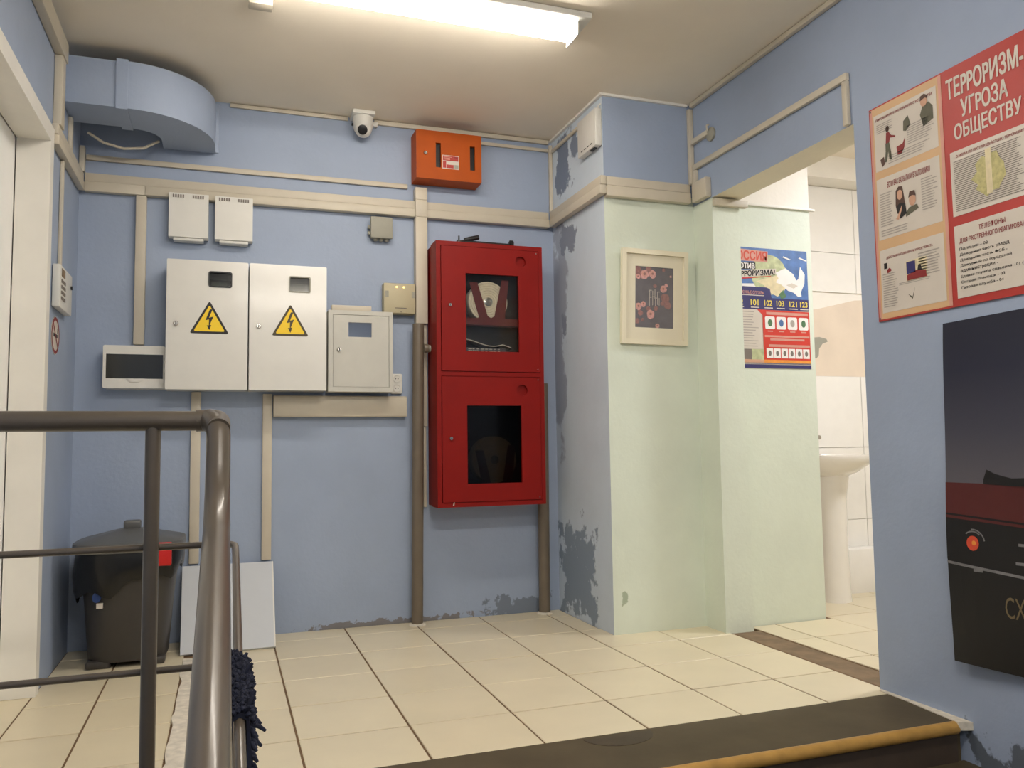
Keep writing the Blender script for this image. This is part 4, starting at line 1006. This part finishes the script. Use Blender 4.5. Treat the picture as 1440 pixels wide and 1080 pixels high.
obj('label_sticker', plate(B(), circ(CX-.105, .285, .016, 12, .020), [], mp, -.012, .0), 'bluest', t); obj('label_sticker', plate(B(), rect(CX-.105, CX-.082, .242, .262), [], mp, -.012, .0), 'paper', t)

# leaning board
t = thing('leaning_board', (-1.63, -.15, 0), 'pale grey board leaning against the back wall beside the bin', 'board')
def mpb(u, v, n):
    a = Vector((0, -.275, .0)); b = Vector((0, -.012, .330)); dv = (b-a); nn = Vector((0, -dv.z, dv.y)).normalized()
    q = a+dv*v+nn*n; return Vector((u, q.y, q.z))
obj('sheet', plate(B(), [(-1.830, .0), (-1.446, .0), (-1.446, 1.0), (-1.838, 1.0)], [], mpb, 0, .012), 'board', t)
obj('edge_strip', plate(B(), [(-1.452, .004), (-1.446, .004), (-1.446, 1.0), (-1.452, 1.0)], [], mpb, .012, .0135), 'white_pl', t)

# ------------------------------------------------------------------ railing
YR, XR = -2.20, -1.676
t = thing('stair_railing', (XR, YR, 0), 'brown-grey tubular stair railing in the left foreground', 'railing')
hp = [(XR, YR-.0, .921), (XR, YR-.05, .905), (XR, -2.33, .775), (XR, -2.42, .718), (XR, -3.10, .530), (XR, -3.80, .336)]
obj('handrail', tube(B(), fillet([(XR-.02, YR+.0, .921)]+hp[1:], .06, 8), .0235, 24), 'rail', t)
obj('top_rail', tube(B(), [(XL+.003, YR, .919), (XR-.012, YR, .919)], .0205, 20), 'rail', t)
obj('weld_ring', tube(B(), [(XR, -2.412, .7232), (XR, -2.418, .7195)], .0240, 24), 'rail', t)
obj('corner_elbow', tube(B(), fillet([(XR-.045, YR, .919), (XR, YR, .921), (XR, YR-.06, .900)], .045, 8), .0228, 24), 'rail', t)
def slope(y, z0): return z0-.277*(-2.25-y)
for z in (.658, .407):
    obj('mid_rail', tube(B(), fillet([(XL+.003, YR+.034, z), (XR+.036, YR+.034, z), (XR+.036, -2.25, z-.012), (XR+.036, -3.80, slope(-3.80, z-.012))], .03, 8), .0072, 12), 'rail', t)
obj('post', tube(B(), [(-1.803, YR, 0), (-1.803, YR, .905)], .0150, 18), 'rail', t)
obj('post', tube(B(), [(XR+.012, -2.93, -.36), (XR+.006, -2.93, .565)], .0150, 18), 'rail', t)
obj('post', tube(B(), [(XR, -3.66, -.60), (XR, -3.66, .37)], .0150, 18), 'rail', t)
for (x, y, z) in ((-1.803, YR, 0), (XR+.012, -2.93, -.36), (XR, -3.66, -.60)): obj('base_flange', lathe(B(), [(.04, 0), (.04, .006), (.018, .008)], (x, y, z), (0, 0, 1), 18), 'rail', t)
obj('wall_flange', lathe(B(), [(.036, 0), (.036, .006), (.022, .008)], (XL+.001, YR, .919), (1, 0, 0), 18), 'rail', t)

# navy mop head hung over the stair rail
t = thing('mop_head', (-1.64, -2.75, .14), 'navy chenille mop head hanging on the stair railing', 'mop')
bm = B(); rn = random.Random(9)
my0, my1 = -2.83, -2.67
mx = XR+.036
prof = [(-.015, .20), (-.016, .50), (-.012, .552), (0, .5595), (.012, .552), (.016, .50), (.016, .20)]
inn = [(.010, .20), (.010, .50), (.0085, .548), (0, .5535), (-.0085, .548), (-.010, .50), (-.010, .20)]
loop = prof+inn; ms_ = lambda y: .277*(y+2.62)
body = [[bm.verts.new((mx+a, y, b+ms_(y))) for a, b in loop] for y in (my0, my1)]
n = len(loop)
for k in range(n): bm.faces.new((body[0][k], body[0][(k+1) % n], body[1][(k+1) % n], body[1][k]))
for k in range(6):
    for e, bb in enumerate(body):
        q = (bb[k], bb[k+1], bb[n-2-k], bb[n-1-k]); bm.faces.new(q if e else q[::-1])
obj('backing_cloth', bm, 'mop', t); n = len(prof)
bm = B()
for k in range(520):
    i = rn.randrange(n-1); f_ = rn.random(); a = prof[i]; b = prof[i+1]
    yy = rn.uniform(my0, my1); p = Vector((mx+a[0]+(b[0]-a[0])*f_, yy, a[1]+(b[1]-a[1])*f_+ms_(yy)))
    tx, tz = b[0]-a[0], b[1]-a[1]; L_ = math.hypot(tx, tz); nrm = Vector((-tz/L_, rn.uniform(-.5, .5), tx/L_)) 
    if p.y < my0+.02: nrm.y -= .8
    nrm = (nrm+Vector((0, 0, -.5 if p.z < .48 else .2))).normalized()
    ln_ = rn.uniform(.006, .011) if rn.random() < .95 else rn.uniform(.016, .024)
    tube(bm, [p, p+nrm*ln_*.6, p+nrm*ln_+Vector((0, 0, -.004))], [.0034, .0034, .0022], 6)
obj('chenille_pile', bm, 'mop', t, kind='stuff', smooth=60)
